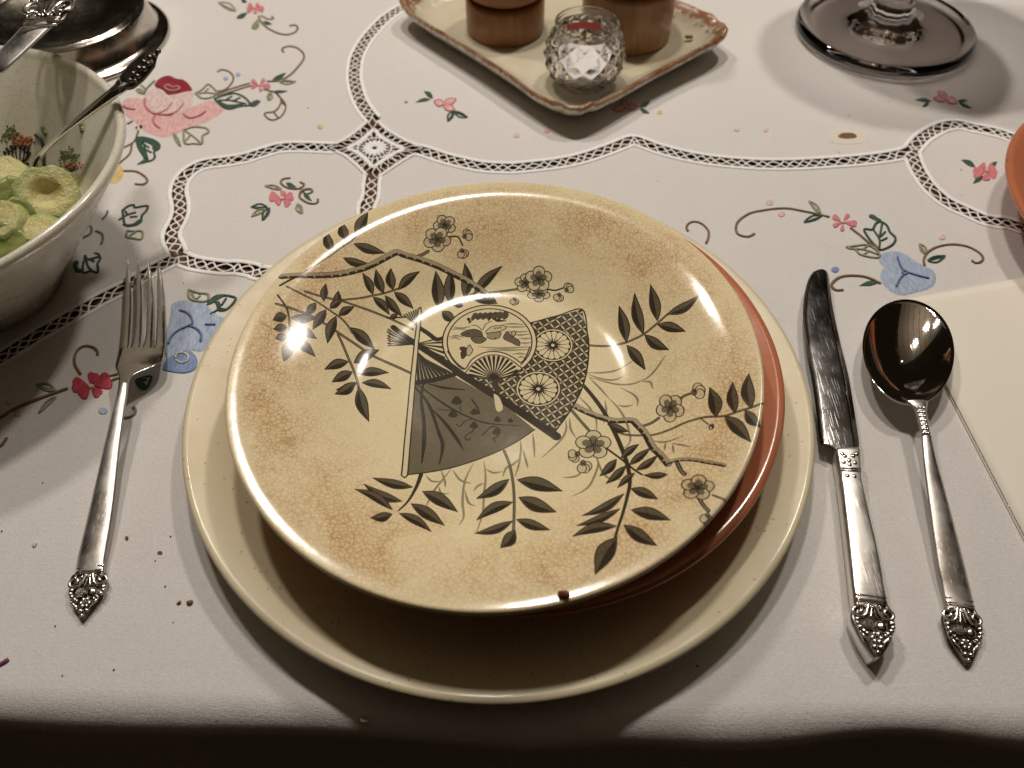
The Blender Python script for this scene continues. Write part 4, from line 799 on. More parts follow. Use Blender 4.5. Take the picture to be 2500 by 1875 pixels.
def ornament(par, bL, bR, tip, lift=0.0004):
    bL, bR, tip = map(lambda q: np.array(q, float), (bL, bR, tip)); O = (bL + bR) / 2; A = tip - O; Ln = np.linalg.norm(A); A /= Ln
    Sv = bR - bL; w_ = np.linalg.norm(Sv); Sv /= w_; N = np.cross(Sv, A); N *= np.sign(N[2]) or 1; N /= np.linalg.norm(N); Sv = np.cross(A, N) * np.sign(Sv @ np.cross(A, N))
    P = lambda a, s, h=0.0: O + A * a * Ln + Sv * s * w_ + N * (h + lift)
    M3 = np.stack([Sv, A, N], 1)
    for a0 in (-0.13, -0.045, -0.005):
        obj('band', *tube([P(a0, s, 0.0001) for s in np.linspace(-0.47, 0.47, 9)], 0.035 * w_, 6, 0.8, N), M_tips, par)
    for g in (-1, 1):
        pts_ = [P(a, s * g, 0.0003) for a, s in ((0.03, 0.10), (0.13, 0.15), (0.22, 0.20), (0.285, 0.32), (0.29, 0.48), (0.23, 0.60), (0.15, 0.58), (0.115, 0.46), (0.145, 0.36), (0.20, 0.37), (0.21, 0.45))]
        obj('scroll', *tube(spline(pts_, 5), np.linspace(0.075, 0.05, 51) * w_, 8, 0.7, N), M_tips, par)
        for a, s, rr in ((0.355, 0.52, 0.085), (0.43, 0.53, 0.07), (0.50, 0.47, 0.08), (0.56, 0.36, 0.06), (0.60, 0.28, 0.055), (0.83, 0.09, 0.075)):
            obj('bead', *ball(P(a, s * g + 0.02, 0.0003), rr * w_, 10, 6, (1.15, 1, 0.7), M3), M_tips, par)
        obj('relief_leaf', *tube(spline([P(a, s * g, 0.0003) for a, s in ((0.58, 0.46), (0.66, 0.36), (0.74, 0.22), (0.80, 0.2))], 5), [0.02 * w_] * 4 + [0.045 * w_] * 8 + [0.02 * w_] * 4, 6, 0.8, N), M_tips, par)
        obj('relief_leaf', *tube(spline([P(a, s * g, 0.0003) for a, s in ((0.04, 0.03), (0.18, 0.05), (0.30, 0.1))], 5), 0.03 * w_, 6, 0.8, N), M_tips, par)
    for s in (-0.43, -0.22, 0.0, 0.22, 0.43): obj('bead', *join(ball(P(0.10, s, 0.0005), 0.06 * w_, 9, 6, (1, 1, 0.9), M3), tube([P(0.02, s, 0.0003), P(0.06, s, 0.0004), P(0.1, s, 0.0004)], 0.02 * w_, 5)), M_tips, par)
    rb = [ball(P(0.44, -0.17, 0.0), 0.15 * w_, 12, 8, (1, 1, 0.7), M3)]
    for i in range(-2, 3):
        for j in range(-2, 3):
            s, a = i * 0.066 + 0.03 * (j % 2), j * 0.066
            if s * s + a * a < 0.026: rb.append(ball(P(0.44 + a * w_ / Ln, -0.17 + s, w_ * 0.11 * math.sqrt(max(0, 1 - (s * s + a * a) / 0.03))), 0.04 * w_, 6, 4))
    obj('raspberry_relief', *join(*rb), M_tips, par); obj('fruit_relief', *ball(P(0.45, 0.20, 0.0), 0.19 * w_, 16, 10, (1, 1.05, 0.75), M3), M_tips, par)
    rs = []
    for k in range(6): rs.append(ball(P(0.66 + 0.13 * w_ / Ln * math.sin(k * 1.047), 0.02 + 0.13 * math.cos(k * 1.047), 0.0002), 0.075 * w_, 8, 5, (1, 1, 0.6), M3))
    for k in range(5): rs.append(ball(P(0.66 + 0.05 * w_ / Ln * math.sin(k * 1.257), 0.02 + 0.05 * math.cos(k * 1.257), 0.0005), 0.03 * w_, 6, 4))
    obj('rosette_relief', *join(*rs), M_tips, par); obj('bead', *ball(P(0.93, 0, 0.0003), 0.07 * w_, 10, 6, (1, 1, 0.7), M3), M_tips, par)

# fork
fork = tag(empty('fork', pix(290, 1100)), 'silver dinner fork with ornate handle tip beside the cream plate', 'fork')
fp = np.array(fork.location)
def child(name, vf, m, par):
    o = obj(name, *vf, m, par); o.matrix_parent_inverse = __import__('mathutils').Matrix.Translation(-Vector(par.location)); return o
_obj0 = obj
def obj(name, verts, faces, m=None, parent=None, smooth=True, loc=None):   # children are given in world positions; keep them there
    o = _obj0(name, verts, faces, m, parent, smooth, loc)
    if parent is not None and parent.type == 'EMPTY' and parent.location.length > 0: o.matrix_parent_inverse = __import__('mathutils').Matrix.Translation(-Vector(parent.location))
    return o
hs = stn_('I', [(1640, 645, 882, 0.0034), (1500, 662, 896, 0.0042), (1200, 735, 946, 0.0060), (900, 806, 980, 0.0082), (600, 876, 1010, 0.0108), (300, 950, 1050, 0.0136), (150, 985, 1074, 0.0148), (60, 1000, 1084, 0.0150)])
hs2 = stn_('E', [(1600, 1006, 1108, 0.0146), (1560, 998, 1150, 0.0138), (1500, 976, 1300, 0.0124), (1450, 985, 1375, 0.0108), (1400, 1002, 1392, 0.0094), (1345, 1014, 1398, 0.0083)])
obj('handle', *loft(sm(hs, 4), 11, 0.0022, 0.0011), M_worn, fork)
obj('fork_head', *loft(sm(hs[-1:] + hs2, 4), 15, 0.0014, 0.0002), M_silver, fork)
for tn in ([(1346, 1014, 1082, 0.0083, 0.0014, 0.0002), (1315, 1018, 1090, 0.0077, 0.0015, 0.0003), (1200, 1034, 1101, 0.0062), (1000, 1047, 1109, 0.0052), (800, 1058, 1105, 0.0062), (660, 1070, 1092, 0.0082), (608, 1078, 1083, 0.0092)],
           [(1346, 1098, 1183, 0.0083, 0.0014, 0.0002), (1315, 1112, 1188, 0.0077, 0.0015, 0.0003), (1200, 1134, 1196, 0.0062), (1000, 1144, 1200, 0.0052), (800, 1149, 1195, 0.0062), (660, 1156, 1178, 0.0082), (603, 1163, 1168, 0.0092)],
           [(1346, 1198, 1283, 0.0083, 0.0014, 0.0002), (1315, 1212, 1287, 0.0077, 0.0015, 0.0003), (1200, 1232, 1291, 0.0062), (1000, 1238, 1296, 0.0052), (800, 1240, 1286, 0.0062), (660, 1246, 1266, 0.0082), (595, 1253, 1258, 0.0092)],
           [(1346, 1298, 1398, 0.0083, 0.0014, 0.0002), (1315, 1310, 1398, 0.0077, 0.0015, 0.0003), (1200, 1318, 1398, 0.0062), (1000, 1325, 1392, 0.0052), (800, 1325, 1378, 0.0062), (660, 1328, 1352, 0.0082), (592, 1333, 1338, 0.0092)]):
    obj('tine', *loft(sm(stn_('E', [r if len(r) > 4 else (*r, 0.0016, 0.0005) for r in tn]), 4), 7), M_silver, fork)
tipst = stn_('M', [(14, 640, 886, 0.0032), (40, 605, 908, 0.0030), (90, 585, 905, 0.0029), (160, 583, 872, 0.0028), (240, 597, 835, 0.0027), (310, 632, 780, 0.0026), (370, 660, 730, 0.0026), (402, 685, 700, 0.0025)])
obj('ornate_tip', *loft(sm(tipst, 3), 11, 0.0022, 0.0003), M_dark, fork)
ornament(fork, pix(*tipst[0][0], 0.0036), pix(*tipst[0][1], 0.0036), pix(*zp('M', [(692, 404)])[0], 0.0028))

# knife
knife = tag(empty('table_knife', pix(2040, 1200)), 'silver table knife with dark steel blade and ornate handle tip', 'knife')
bl = stn_('H', [(684, 480, 525, 0.0078), (700, 440, 548, 0.0078), (740, 405, 564, 0.0078), (820, 375, 574, 0.0078), (950, 352, 590, 0.0078), (1100, 347, 617, 0.0078), (1300, 366, 662, 0.0078), (1450, 386, 700, 0.0078), (1600, 418, 735, 0.0078)]) + stn_('L', [(250, 453, 775, 0.0078), (450, 476, 806, 0.0078), (545, 490, 819, 0.0078), (568, 500, 820, 0.0078), (580, 530, 820, 0.0078), (596, 575, 820, 0.0078), (612, 598, 820, 0.0078)])
obj('blade', *loft(sm(bl, 3), 7, 0.0016, 0.0003), M_steel, knife)
kh = stn_('L', [(596, 640, 815, 0.0100), (604, 634, 822, 0.0112), (640, 638, 828, 0.0115), (800, 668, 835, 0.0115), (860, 673, 840, 0.0116), (950, 688, 860, 0.0117), (1200, 716, 915, 0.0117), (1400, 738, 962, 0.0116), (1640, 763, 1010, 0.0115)]) + stn_('P', [(100, 773, 1024, 0.0115), (200, 786, 1046, 0.0115), (280, 791, 1060, 0.0113)])
obj('handle', *loft([(*s, 0.0112, 0.0004) for s in sm(kh, 4)], 13, 0.0112, 0.0004, 9), M_worn, knife)
kt = stn_('P', [(268, 790, 1058, 0.0110), (300, 770, 1072, 0.0108), (335, 757, 1100, 0.0107), (390, 756, 1118, 0.0106), (440, 774, 1118, 0.0105), (510, 808, 1112, 0.0104), (580, 846, 1092, 0.0103), (640, 890, 1062, 0.0102), (695, 932, 1026, 0.0101), (722, 960, 996, 0.0100)])
obj('ornate_tip', *loft([(*s, 0.0100, 0.0002) for s in sm(kt, 3)], 13, 0.010, 0.0002, 12), M_worn, knife)
kg = [((a[0] * 0.94 + b[0] * 0.06, a[1] * 0.94 + b[1] * 0.06), (b[0] * 0.94 + a[0] * 0.06, b[1] * 0.94 + a[1] * 0.06), z + 0.0004) for a, b, z in kt]
obj('relief_ground', *loft(sm(kg, 3), 9, 0.0005, 0.0002), M_dark, knife)
ornament(knife, pix(*kt[0][0], 0.0112), pix(*kt[0][1], 0.0112), pix(*zp('P', [(978, 718)])[0], 0.0103))
for a in (770, 790): 
    q = zp('L', [(672, a), (835, a + 8)]); obj('band', *tube([pix(*q[0], 0.0117), (pix(*q[0], 0.0117) + pix(*q[1], 0.0117)) / 2 + np.array([0, 0, 0.0003]), pix(*q[1], 0.0117)], 0.0005, 6), M_tips, knife)
for (x, y) in ((700, 670), (770, 668), (735, 705), (690, 720), (785, 725), (740, 740), (720, 835), (780, 840), (680, 650), (800, 650)):
    obj('bead', *ball(pix(*zp('L', [(x, y)])[0], 0.0118), 0.0011, 9, 6, (1, 1, 0.5)), M_tips, knife)

# soup spoon
spoon = tag(empty('soup_spoon', pix(2300, 1150)), 'round bowled silver soup spoon lying against the cream napkin', 'spoon')
sx0, sy0, hw_, hh_ = 1240, 1378, 385, 443
def spoon_rim(f, off=0.0):
    out = []
    for k in range(72):
        u = 2 * math.pi * k / 72; yy = -math.cos(u); x = sx0 + (hw_ + off) * math.sin(u) * (1 - 0.05 * yy) + 26 * yy; y = sy0 + (hh_ + off) * yy
        z = 0.0128 + 0.0016 * yy; out.append(pix(*zp('H', [(x, y)])[0], z))
    return np.array(out)
rim = spoon_rim(1); cs = rim.mean(0); v, f = [], []; n = 72; rings = 16
for layer, dz, sc in ((0, 0.0, 1.0), (1, -0.0011, 1.006)):
    for i in range(rings + 1):
        s = 1 - i / rings if layer == 0 else i / rings
        s = max(s, 0.002); dep = 0.0098 * (1 - s ** 2.3)
        for p in rim:
            q = cs + (p - cs) * s * sc; v.append((q[0], q[1], q[2] * s + cs[2] * (1 - s) - dep + dz * (1.0 if s < 0.999 else 0.6)))
m_ = 2 * (rings + 1)
for i in range(m_):
    for k in range(n): f.append((i * n + k, i * n + (k + 1) % n, ((i + 1) % m_) * n + (k + 1) % n, ((i + 1) % m_) * n + k))
f = [q for q in f]
obj('spoon_bowl', v, f, M_mirror, spoon)
sh = stn_('L', [(205, 1215, 1405, 0.0140), (240, 1268, 1396, 0.0146), (300, 1297, 1392, 0.0152), (400, 1326, 1412, 0.0154), (500, 1345, 1432, 0.0150), (700, 1362, 1475, 0.0132), (900, 1385, 1530, 0.0112), (1200, 1425, 1610, 0.0085), (1500, 1465, 1686, 0.0062), (1640, 1488, 1722, 0.0052)]) + stn_('P', [(100, 1510, 1746, 0.0045), (200, 1530, 1770, 0.0038), (310, 1549, 1794, 0.0033)])
obj('handle', *loft(sm(sh, 4), 11, 0.0022, 0.0010), M_worn, spoon)
for k in range(7):
    y = 260 + 36 * k; xl = np.interp(y, [240, 300, 400, 500], [1290, 1310, 1338, 1355]); xr = np.interp(y, [240, 300, 400, 500], [1380, 1380, 1400, 1420])
    for x in (xl + 12, (xl + xr) / 2, xr - 12): obj('bead', *ball(pix(*zp('L', [(x, y)])[0], 0.0160), 0.0010, 8, 5, (1, 1, 0.7)), M_tips, spoon)
st_ = stn_('P', [(300, 1548, 1792, 0.0032), (350, 1528, 1815, 0.0030), (400, 1510, 1850, 0.0030), (460, 1528, 1860, 0.0029), (550, 1552, 1858, 0.0028), (620, 1590, 1840, 0.0027), (700, 1650, 1808, 0.0026), (760, 1700, 1778, 0.0026), (788, 1728, 1752, 0.0025)])
obj('ornate_tip', *loft(sm(st_, 3), 11, 0.0022, 0.0003), M_dark, spoon)
ornament(spoon, pix(*st_[0][0], 0.0036), pix(*st_[0][1], 0.0036), pix(*zp('P', [(1742, 788)])[0], 0.0028))

# ------------------------------------------------------------------ napkin
c0 = pix(2196, 737)[:2]; u_ = pix(2500, 682)[:2] - c0; u_ /= np.linalg.norm(u_); v_ = pix(2500, 1325)[:2] - c0; v_ /= np.linalg.norm(v_)
nv, nf = [], []; NU = 30
nap = None
for layer in range(2):
    V_, F_ = [], []; z0 = 0.0003 + layer * 0.0013
    off = c0 + (u_ * 0.0003 + v_ * 0.0004) * layer
    for zz in (0, 1):
        for i in range(NU + 1):
            for j in range(NU + 1):
                e = min(i, NU - i, j, NU - j); s, t_ = i / NU * 0.17, j / NU * 0.165
                p = off + u_ * s + v_ * t_; wob = 0.0003 * math.sin(s * 60 + layer) * math.cos(t_ * 45)
                V_.append((p[0], p[1], z0 + (0.0011 * (1 if e > 0 else 0.55) + wob * (e > 0) if zz else 0.0002 * (e == 0))))
    N1 = (NU + 1) ** 2
    for i in range(NU):
        for j in range(NU):
            a = i * (NU + 1) + j; F_.append((N1 + a, N1 + a + 1, N1 + a + NU + 2, N1 + a + NU + 1)); F_.append((a, a + NU + 1, a + NU + 2, a + 1))
    ed = [i * (NU + 1) for i in range(NU)] + [NU * (NU + 1) + j for j in range(NU)] + [i * (NU + 1) + NU for i in range(NU, 0, -1)] + [j for j in range(NU, 0, -1)]
    for k in range(len(ed)): F_.append((ed[k], ed[(k + 1) % len(ed)], N1 + ed[(k + 1) % len(ed)], N1 + ed[k]))
    bm = bmesh.new(); bv = [bm.verts.new(q) for q in V_]
    for q in F_: bm.faces.new([bv[i] for i in q])
    bmesh.ops.recalc_face_normals(bm, faces=bm.faces[:]); me = bpy.data.meshes.new('fold'); bm.to_mesh(me); bm.free(); me.materials.append(M_paper)
    me.polygons.foreach_set('use_smooth', [True] * len(me.polygons))
    o = bpy.data.objects.new('paper_napkin' if layer == 0 else 'fold', me); col.objects.link(o)
    if layer == 0: nap = tag(o, 'folded plain cream napkin under the edge of the round spoon', 'napkin')
    else: o.parent = nap

# ------------------------------------------------------------------ salad bowl
BC = np.array([-0.2749, 0.0774, 0.0]); BR = 0.1014
bi = [(0, 0.010), (0.026, 0.0105), (0.042, 0.017), (0.058, 0.032), (0.073, 0.050), (0.087, 0.067), (0.0962, 0.0775)]
bx_, bz_ = smooth_prof(bi, 120, 4)
pr = [(0.0001, bz_[0])] + list(zip(bx_[1:], bz_[1:])) + [(0.0970, 0.0790), (0.0986, 0.0802), (0.1004, 0.0799), (0.1013, 0.0785), (0.1008, 0.0765), (0.0985, 0.0730), (0.0915, 0.0650), (0.079, 0.0490), (0.064, 0.0310), (0.050, 0.0155), (0.042, 0.0085), (0.039, 0.0004), (0.035, 0.0004), (0.034, 0.005), (0.0001, 0.0055)]
bowl = tag(empty('salad_bowl', BC), 'speckled pottery bowl holding avocado salad', 'bowl')
bs = _obj0('bowl_body', *lathe(pr, 160), M_bowl, bowl)
def bowl_hit(x, y):
    d = ray(x, y); t0 = (0.0785 - CAM[2]) / d[2]; t1 = (0.012 - CAM[2]) / d[2]; t_ = np.linspace(t0, t1, 400); q = CAM + d * t_[:, None]
    r = np.hypot(q[:, 0] - BC[0], q[:, 1] - BC[1]); h = q[:, 2] - np.interp(r, bx_, bz_, right=-1); i = int(np.argmax(h < 0)) if (h < 0).any() else 399
    return q[i] - d / np.linalg.norm(d) * 0.0004
M_pb = plain('painted_black', (0.02, 0.022, 0.02), 0.35); M_po = plain('painted_orange', (0.42, 0.14, 0.06), 0.35); M_pg = plain('painted_green', (0.16, 0.19, 0.07), 0.35)
def bstroke(pts_, r): return tube(np.array([bowl_hit(*q) for q in zp('A', [tuple(p) for p in spline(pts_, 5)])]), r, 5, 1.0, (0.1, 0.3, 1))
st1 = [bstroke([(172, 1392), ((172 + x) / 2 + (x - 172) * 0.25, 1330), (x, y)], 0.0004) for x, y in ((38, 1285), (60, 1258), (92, 1238), (130, 1232), (168, 1240), (208, 1240), (238, 1262), (252, 1290))] + [bstroke([(172, 1390), (200, 1430), (215, 1470)], 0.0005)]
st1 += [ball(bowl_hit(*zp('A', [(x, y)])[0]), 0.0009, 6, 4) for x, y in ((38, 1285), (60, 1256), (92, 1236), (130, 1230), (168, 1238), (208, 1238), (238, 1260), (252, 1290), (75, 1275), (110, 1255), (190, 1256), (225, 1285))]
obj('painted_stem', *join(*st1), M_pb, bowl)
obj('painted_stem', *join(*[bstroke([(600, 1450), (570 + 18 * k, 1420), (550 + 24 * k, 1395)], 0.0003) for k in range(5)]), M_pb, bowl)
obj('painted_leaf', *join(bstroke([(300, 1140), (340, 1165), (362, 1205), (368, 1250)], 0.0012), bstroke([(375, 1250), (368, 1320), (375, 1400)], 0.0011), bstroke([(235, 1370), (215, 1410), (205, 1440)], 0.0011)), plain('painted_dark_green', (0.05, 0.06, 0.045), 0.35), bowl)
obj('painted_leaf', *join(bstroke([(362, 1075), (372, 1105), (388, 1140)], 0.0012), bstroke([(690, 1050), (695, 1080), (700, 1112)], 0.0014)), M_pg, bowl)
dd = [(rng.normal(185, 45), rng.normal(1195, 24)) for _ in range(70)]; obj('painted_blossom', *join(*[ball(bowl_hit(*zp('A', [q])[0]), 0.0007, 6, 4) for q in dd]), M_po, bowl)
dd = [(rng.normal(95, 40), rng.normal(1140, 30)) for _ in range(60)] + [(rng.normal(590, 40), rng.normal(1320, 30)) for _ in range(90)]; obj('painted_foliage', *join(*[ball(bowl_hit(*zp('A', [q])[0]), 0.0006, 6, 4) for q in dd]), M_pg, bowl)
dd = [(rng.normal(600, 36), rng.normal(1395, 18)) for _ in range(30)]; obj('painted_blossom', *join(*[ball(bowl_hit(*zp('A', [q])[0]), 0.0007, 6, 4) for q in dd]), M_po, bowl)

t = NT('avocado_flesh'); c = t.coord(); n1 = t.noise(c, 90, 4); fa = t.attr('skin')
cc = t.mix(t.ramp(t.math('ADD', fa, t.math('MULTIPLY', t.math('SUBTRACT', n1, 0.5), 0.5)), 0.15, 0.95), (0.62, 0.55, 0.235), (0.34, 0.385, 0.125))
cc = t.mix(t.ramp(t.noise(c, 160, 5, 0.7), 0.48, 0.72, 0, 0.7), cc, (0.68, 0.66, 0.42))
t.set(Base_Color=cc, Roughness=t.ramp(n1, 0.3, 0.7, 0.2, 0.4), Normal=t.bump(t.noise(c, 220, 5, 0.7), 0.8, 0.0022), Subsurface_Weight=0.15); t.b.inputs['Subsurface Radius'].default_value = (0.003, 0.003, 0.001); M_avo = t.m
t = NT('avocado_green_side'); c = t.coord(); n1 = t.noise(t.coord(scale=(1, 1, 4)), 90, 4)
t.set(Base_Color=t.mix(t.ramp(n1, 0.3, 0.7), (0.13, 0.17, 0.05), (0.36, 0.40, 0.14)), Roughness=0.3, Normal=t.bump(t.noise(c, 240, 4), 0.5, 0.0015)); M_avg = t.m
def noise3(p, k): return math.sin(p[0] * k + 1.3) * math.sin(p[1] * k * 1.1 + 0.4) * math.sin(p[2] * k * 0.9 + 2.0) + 0.5 * math.sin(p[0] * k * 2.3 + p[1] * k * 1.7)
def avocado(px, z, r, sc, cutdir, m, label, hollow=0.0, cut=0.45):
    ctr = pix(*px, z); cutdir = np.array(cutdir, float); cutdir /= np.linalg.norm(cutdir); v, f = ball((0, 0, 0), 1.0, 32, 20); V_, sk = [], []
    ph = rng.uniform(0, 6)
    tang = np.cross(cutdir, [0, 0, 1.0]); tang /= np.linalg.norm(tang) + 1e-9; t2 = np.cross(cutdir, tang)
    for q in v:
        q = np.array(q); h = q @ cutdir; flat = 0
        if h > cut:
            q = q - cutdir * (h - cut); rr = np.linalg.norm(q - cutdir * cut) / math.sqrt(1 - cut * cut); flat = 1
            off = q - cutdir * cut - tang * 0.10
            hr = np.linalg.norm(off) / 0.52
            if hollow and hr < 1: q = q - cutdir * hollow * (1 - hr ** 2.2)
            sk.append(min(1, max(0, (rr - 0.55) / 0.45)) if hollow else 0.45 * rr)
        else: sk.append(1.0)
        q = q * (1 + 0.07 * noise3(q + ph, 3.1) * (0.4 if flat else 1) + 0.025 * noise3(q + ph, 8.3)); V_.append(ctr + q * np.array(sc) * r)
    o = _obj0('avocado_chunk', V_, f, m); fattr(o, 'skin', sk); recentre(o, ctr); tag(o, label, 'avocado', 'avocado chunks in the bowl'); return o
tocam = CAM - pix(100, 480, 0.05)
avocado((116, 470), 0.054, 0.0142, (1.05, 1.0, 0.85), tocam / np.linalg.norm(tocam) + np.array([0.25, -0.1, 0.3]), M_avo, 'halved avocado piece with the hollow of its stone showing', 0.34, 0.30)
avocado((18, 432), 0.055, 0.0105, (1.1, 1, 0.9), (0.4, -0.3, 1), M_avo, 'rounded avocado chunk beside the stem of the serving spoon', 0, 0.6)
avocado((14, 540), 0.058, 0.0098, (1, 1, 0.9), (-0.1, -0.5, 1), M_avo, 'cut avocado cube with oily speckled top', 0, 0.4)
avocado((92, 560), 0.054, 0.0090, (1.6, 0.9, 0.6), (0.2, -0.6, 1), M_avo, 'smooth green avocado wedge tucked below the halved piece', 0, 0.6)
avocado((46, 532), 0.052, 0.0090, (0.8, 1, 1.1), (0.6, -0.6, 0.5), M_avg, 'green side of an avocado chunk between cube and halved piece', 0, 0.4)
avocado((5, 590), 0.052, 0.0110, (1.3, 1, 0.8), (0.2, -0.8, 0.7), M_avg, 'dark green avocado piece low in the bowl beneath the cube', 0, 0.5)
avocado((62, 596), 0.050, 0.0090, (1.2, 1, 0.7), (0.1, -0.4, 1), plain('mushroom', (0.30, 0.28, 0.20), 0.4), 'grey green vegetable piece against the near wall of the bowl', 0, 0.5)['category'] = 'vegetable'
avocado((40, 485), 0.050, 0.0105, (1, 1, 1), (0.5, -0.5, 0.6), M_avg, 'shaded avocado chunk beside the cut face of the halved piece', 0, 0.5)
avocado((-45, 490), 0.050, 0.0150, (1, 1, 1), (0.2, -0.3, 1), M_avo, 'avocado chunk at the middle of the bowl beside the oily cube', 0, 0.5)
for fx, fy in ((60, 505), (10, 480), (100, 545), (150, 515), (-40, 560), (-50, 430), (45, 570), (95, 500), (-15, 520), (150, 470)):
    avocado((fx, fy), 0.040, 0.0112, (1.1, 1, 0.9), (rng.normal(), rng.normal(), 1), M_avo if fx % 20 else M_avg, 'avocado chunk buried in the salad under the upper pieces', 0, 0.5)

# serving spoon standing in the bowl
sv = tag(empty('serving_spoon', pix(85, 420, 0.045)), 'slender silver serving spoon leaning on the bowl rim with its end in the salad', 'spoon')
K3 = np.array([pix(x, y, z) for x, y, z in ((76, 440, 0.042), (84, 410, 0.046), (104, 372, 0.052), (160, 318, 0.066), (225, 266, 0.078), (283, 222, 0.0868), (302, 205, 0.0890))])
obj('handle', *tube(spline(K3, 6), np.interp(np.linspace(0, 1, 37), [0, 0.2, 0.5, 0.85, 1], [0.0026, 0.0022, 0.0027, 0.0039, 0.0044]), 12, 0.42, (-0.1, -0.3, 1)), M_silver, sv)
K4 = np.array([pix(x, y, z) for x, y, z in ((302, 205, 0.0890), (320, 190, 0.0910), (345, 166, 0.0940), (368, 142, 0.0970), (386, 125, 0.0995))])
obj('ornate_tip', *tube(spline(K4, 6), np.interp(np.linspace(0, 1, 25), [0, 0.15, 0.4, 0.7, 0.9, 1], [0.0046, 0.0062, 0.0066, 0.0055, 0.0026, 0.0014]), 12, 0.40, (-0.1, -0.3, 1)), M_dark, sv)
for (x, y, z, r) in ((318, 196, .0930, .0014), (326, 180, .0938, .0016), (336, 186, .0940, .0015), (340, 168, .0955, .0019), (352, 168, .0960, .0016), (352, 152, .0968, .0017), (362, 156, .0970, .0014), (366, 140, .0982, .0016), (376, 136, .0990, .0012), (386, 125, .0998, .0015), (330, 197, .0930, .0011)):
    obj('bead', *ball(pix(x, y, z), r, 9, 6, (1, 1, 0.8)), M_dark, sv)
for k in range(3): 
    a = 304 - 5 * k; b = 204 + 4 * k; d = np.array([0.0036, 0.0030, 0]); q = pix(a, b, 0.0905); obj('band', *tube([q - d, q, q + d], 0.0006, 6), M_dark, sv)

# flat serving handle crossing the bowl
sl = tag(empty('serving_fork', pix(40, 110, 0.098)), 'broad silver serving handle with ornate end crossing above the metal dish', 'fork')
R_ = lambda x, y: zp('R', [(x, y)])[0]
hb = [(R_(-420, 1090), R_(-360, 1400), 0.080), (R_(-160, 810), R_(-90, 1060), 0.088), (R_(0, 640), R_(60, 905), 0.0935), (R_(210, 415), R_(330, 660), 0.0975), (R_(420, 180), R_(660, 345), 0.102)]
obj('handle', *loft(sm(hb, 5), 11, 0.0024, 0.0012), M_worn, sl)
ht = [(R_(420, 180), R_(660, 345), 0.1015), (R_(455, 120), R_(730, 300), 0.1020), (R_(480, 50), R_(840, 250), 0.1025), (R_(495, -40), R_(900, 150), 0.1030), (R_(560, -180), R_(950, 0), 0.1035), (R_(700, -320), R_(950, -170), 0.104), (R_(850, -400), R_(930, -330), 0.1045)]
obj('ornate_tip', *loft(sm(ht, 3), 11, 0.0024, 0.0003), M_dark, sl)
ornament(sl, pix(*R_(432, 165), 0.1025), pix(*R_(672, 335), 0.1025), pix(*R_(900, -390), 0.1045))

# ------------------------------------------------------------------ low metal dish
DC = (-0.3145, 0.3285, 0.0)
dp = [(0.0001, 0.010), (0.020, 0.011), (0.036, 0.014), (0.046, 0.0195), (0.0485, 0.0215), (0.0500, 0.0212), (0.0508, 0.0196), (0.0530, 0.0190), (0.0540, 0.0205), (0.0550, 0.0222), (0.0562, 0.0222), (0.0570, 0.0205), (0.0585, 0.014), (0.0605, 0.007), (0.0625, 0.0042), (0.0650, 0.0042), (0.0672, 0.0032), (0.0680, 0.0016), (0.0672, 0.0002), (0.060, 0.0002), (0.055, 0.004), (0.050, 0.008), (0.0001, 0.008)]
md = tag(empty('metal_dish', DC), 'low round silver dish with stepped rim behind the salad bowl', 'dish')
_obj0('dish_body', *lathe(dp, 128), M_dishm, md)

# ------------------------------------------------------------------ rectangular tray
TCn = np.array([0.0399, 0.3314]); tu = np.array([-0.131, 0.152]); lu = np.linalg.norm(tu); tu /= lu; tv = np.array([-tu[1], tu[0]]) * -1.0; lvv = 0.164
def tray_pt(ph, s):
    cph, sph = math.cos(ph), math.sin(ph); e = 2 / 7.0
    x = math.copysign(abs(cph) ** e, cph); y = math.copysign(abs(sph) ** e, sph); pin = 1 - 0.05 * (1 - min(abs(x), abs(y)) ** 2) * s
    p = TCn + tu * x * lu / 2 * s * pin * 1.02 + tv * y * lvv / 2 * s * pin * 1.02; return p, min(abs(x), abs(y)) ** 3
tprof = [(0.02, 0.0058, 0), (0.45, 0.0058, 0), (0.72, 0.0060, 0), (0.80, 0.0070, 0.05), (0.86, 0.0095, 0.25), (0.905, 0.0130, 0.6), (0.945, 0.0162, 0.95), (0.975, 0.0182, 1.0), (0.990, 0.0186, 1.0), (1.0, 0.0172, 1.0), (0.998, 0.0150, 0.55), (0.98, 0.0125, 0.3), (0.93, 0.0080, 0.1), (0.86, 0.0035, 0), (0.78, 0.0003, 0), (0.70, 0.0002, 0), (0.02, 0.0006, 0)]
v, f, ea = [], [], []; n = 240; m_ = len(tprof)
for k in range(n):
    ph = 2 * math.pi * k / n
    for s, z, e in tprof:
        p, cor = tray_pt(ph, s); wz = z + (0.0026 * cor + 0.0007 * math.sin(ph * 11) + 0.0005 * math.sin(ph * 23 + 1)) * max(0, (s - 0.8) / 0.2) * (z > 0.004)
        v.append((p[0], p[1], wz)); ea.append(e)
for k in range(n):
    for i in range(m_ - 1): f.append((k * m_ + i, ((k + 1) % n) * m_ + i, ((k + 1) % n) * m_ + i + 1, k * m_ + i + 1))
t = NT('ivory_glaze_with_brown_sponging'); c = t.coord(); n1 = t.noise(c, 240, 5, 0.7); n2 = t.noise(c, 45, 4); ed = t.attr('edge')
fac = t.ramp(t.math('ADD', ed, t.math('MULTIPLY', t.math('SUBTRACT', n1, 0.5), 2.4)), 0.55, 0.85)
base = t.mix(t.ramp(n2, 0.35, 0.7), (0.66, 0.61, 0.47), (0.60, 0.53, 0.37)); fac = t.math('MULTIPLY', fac, t.ramp(n2, 0.2, 0.6, 0.5, 1.0))
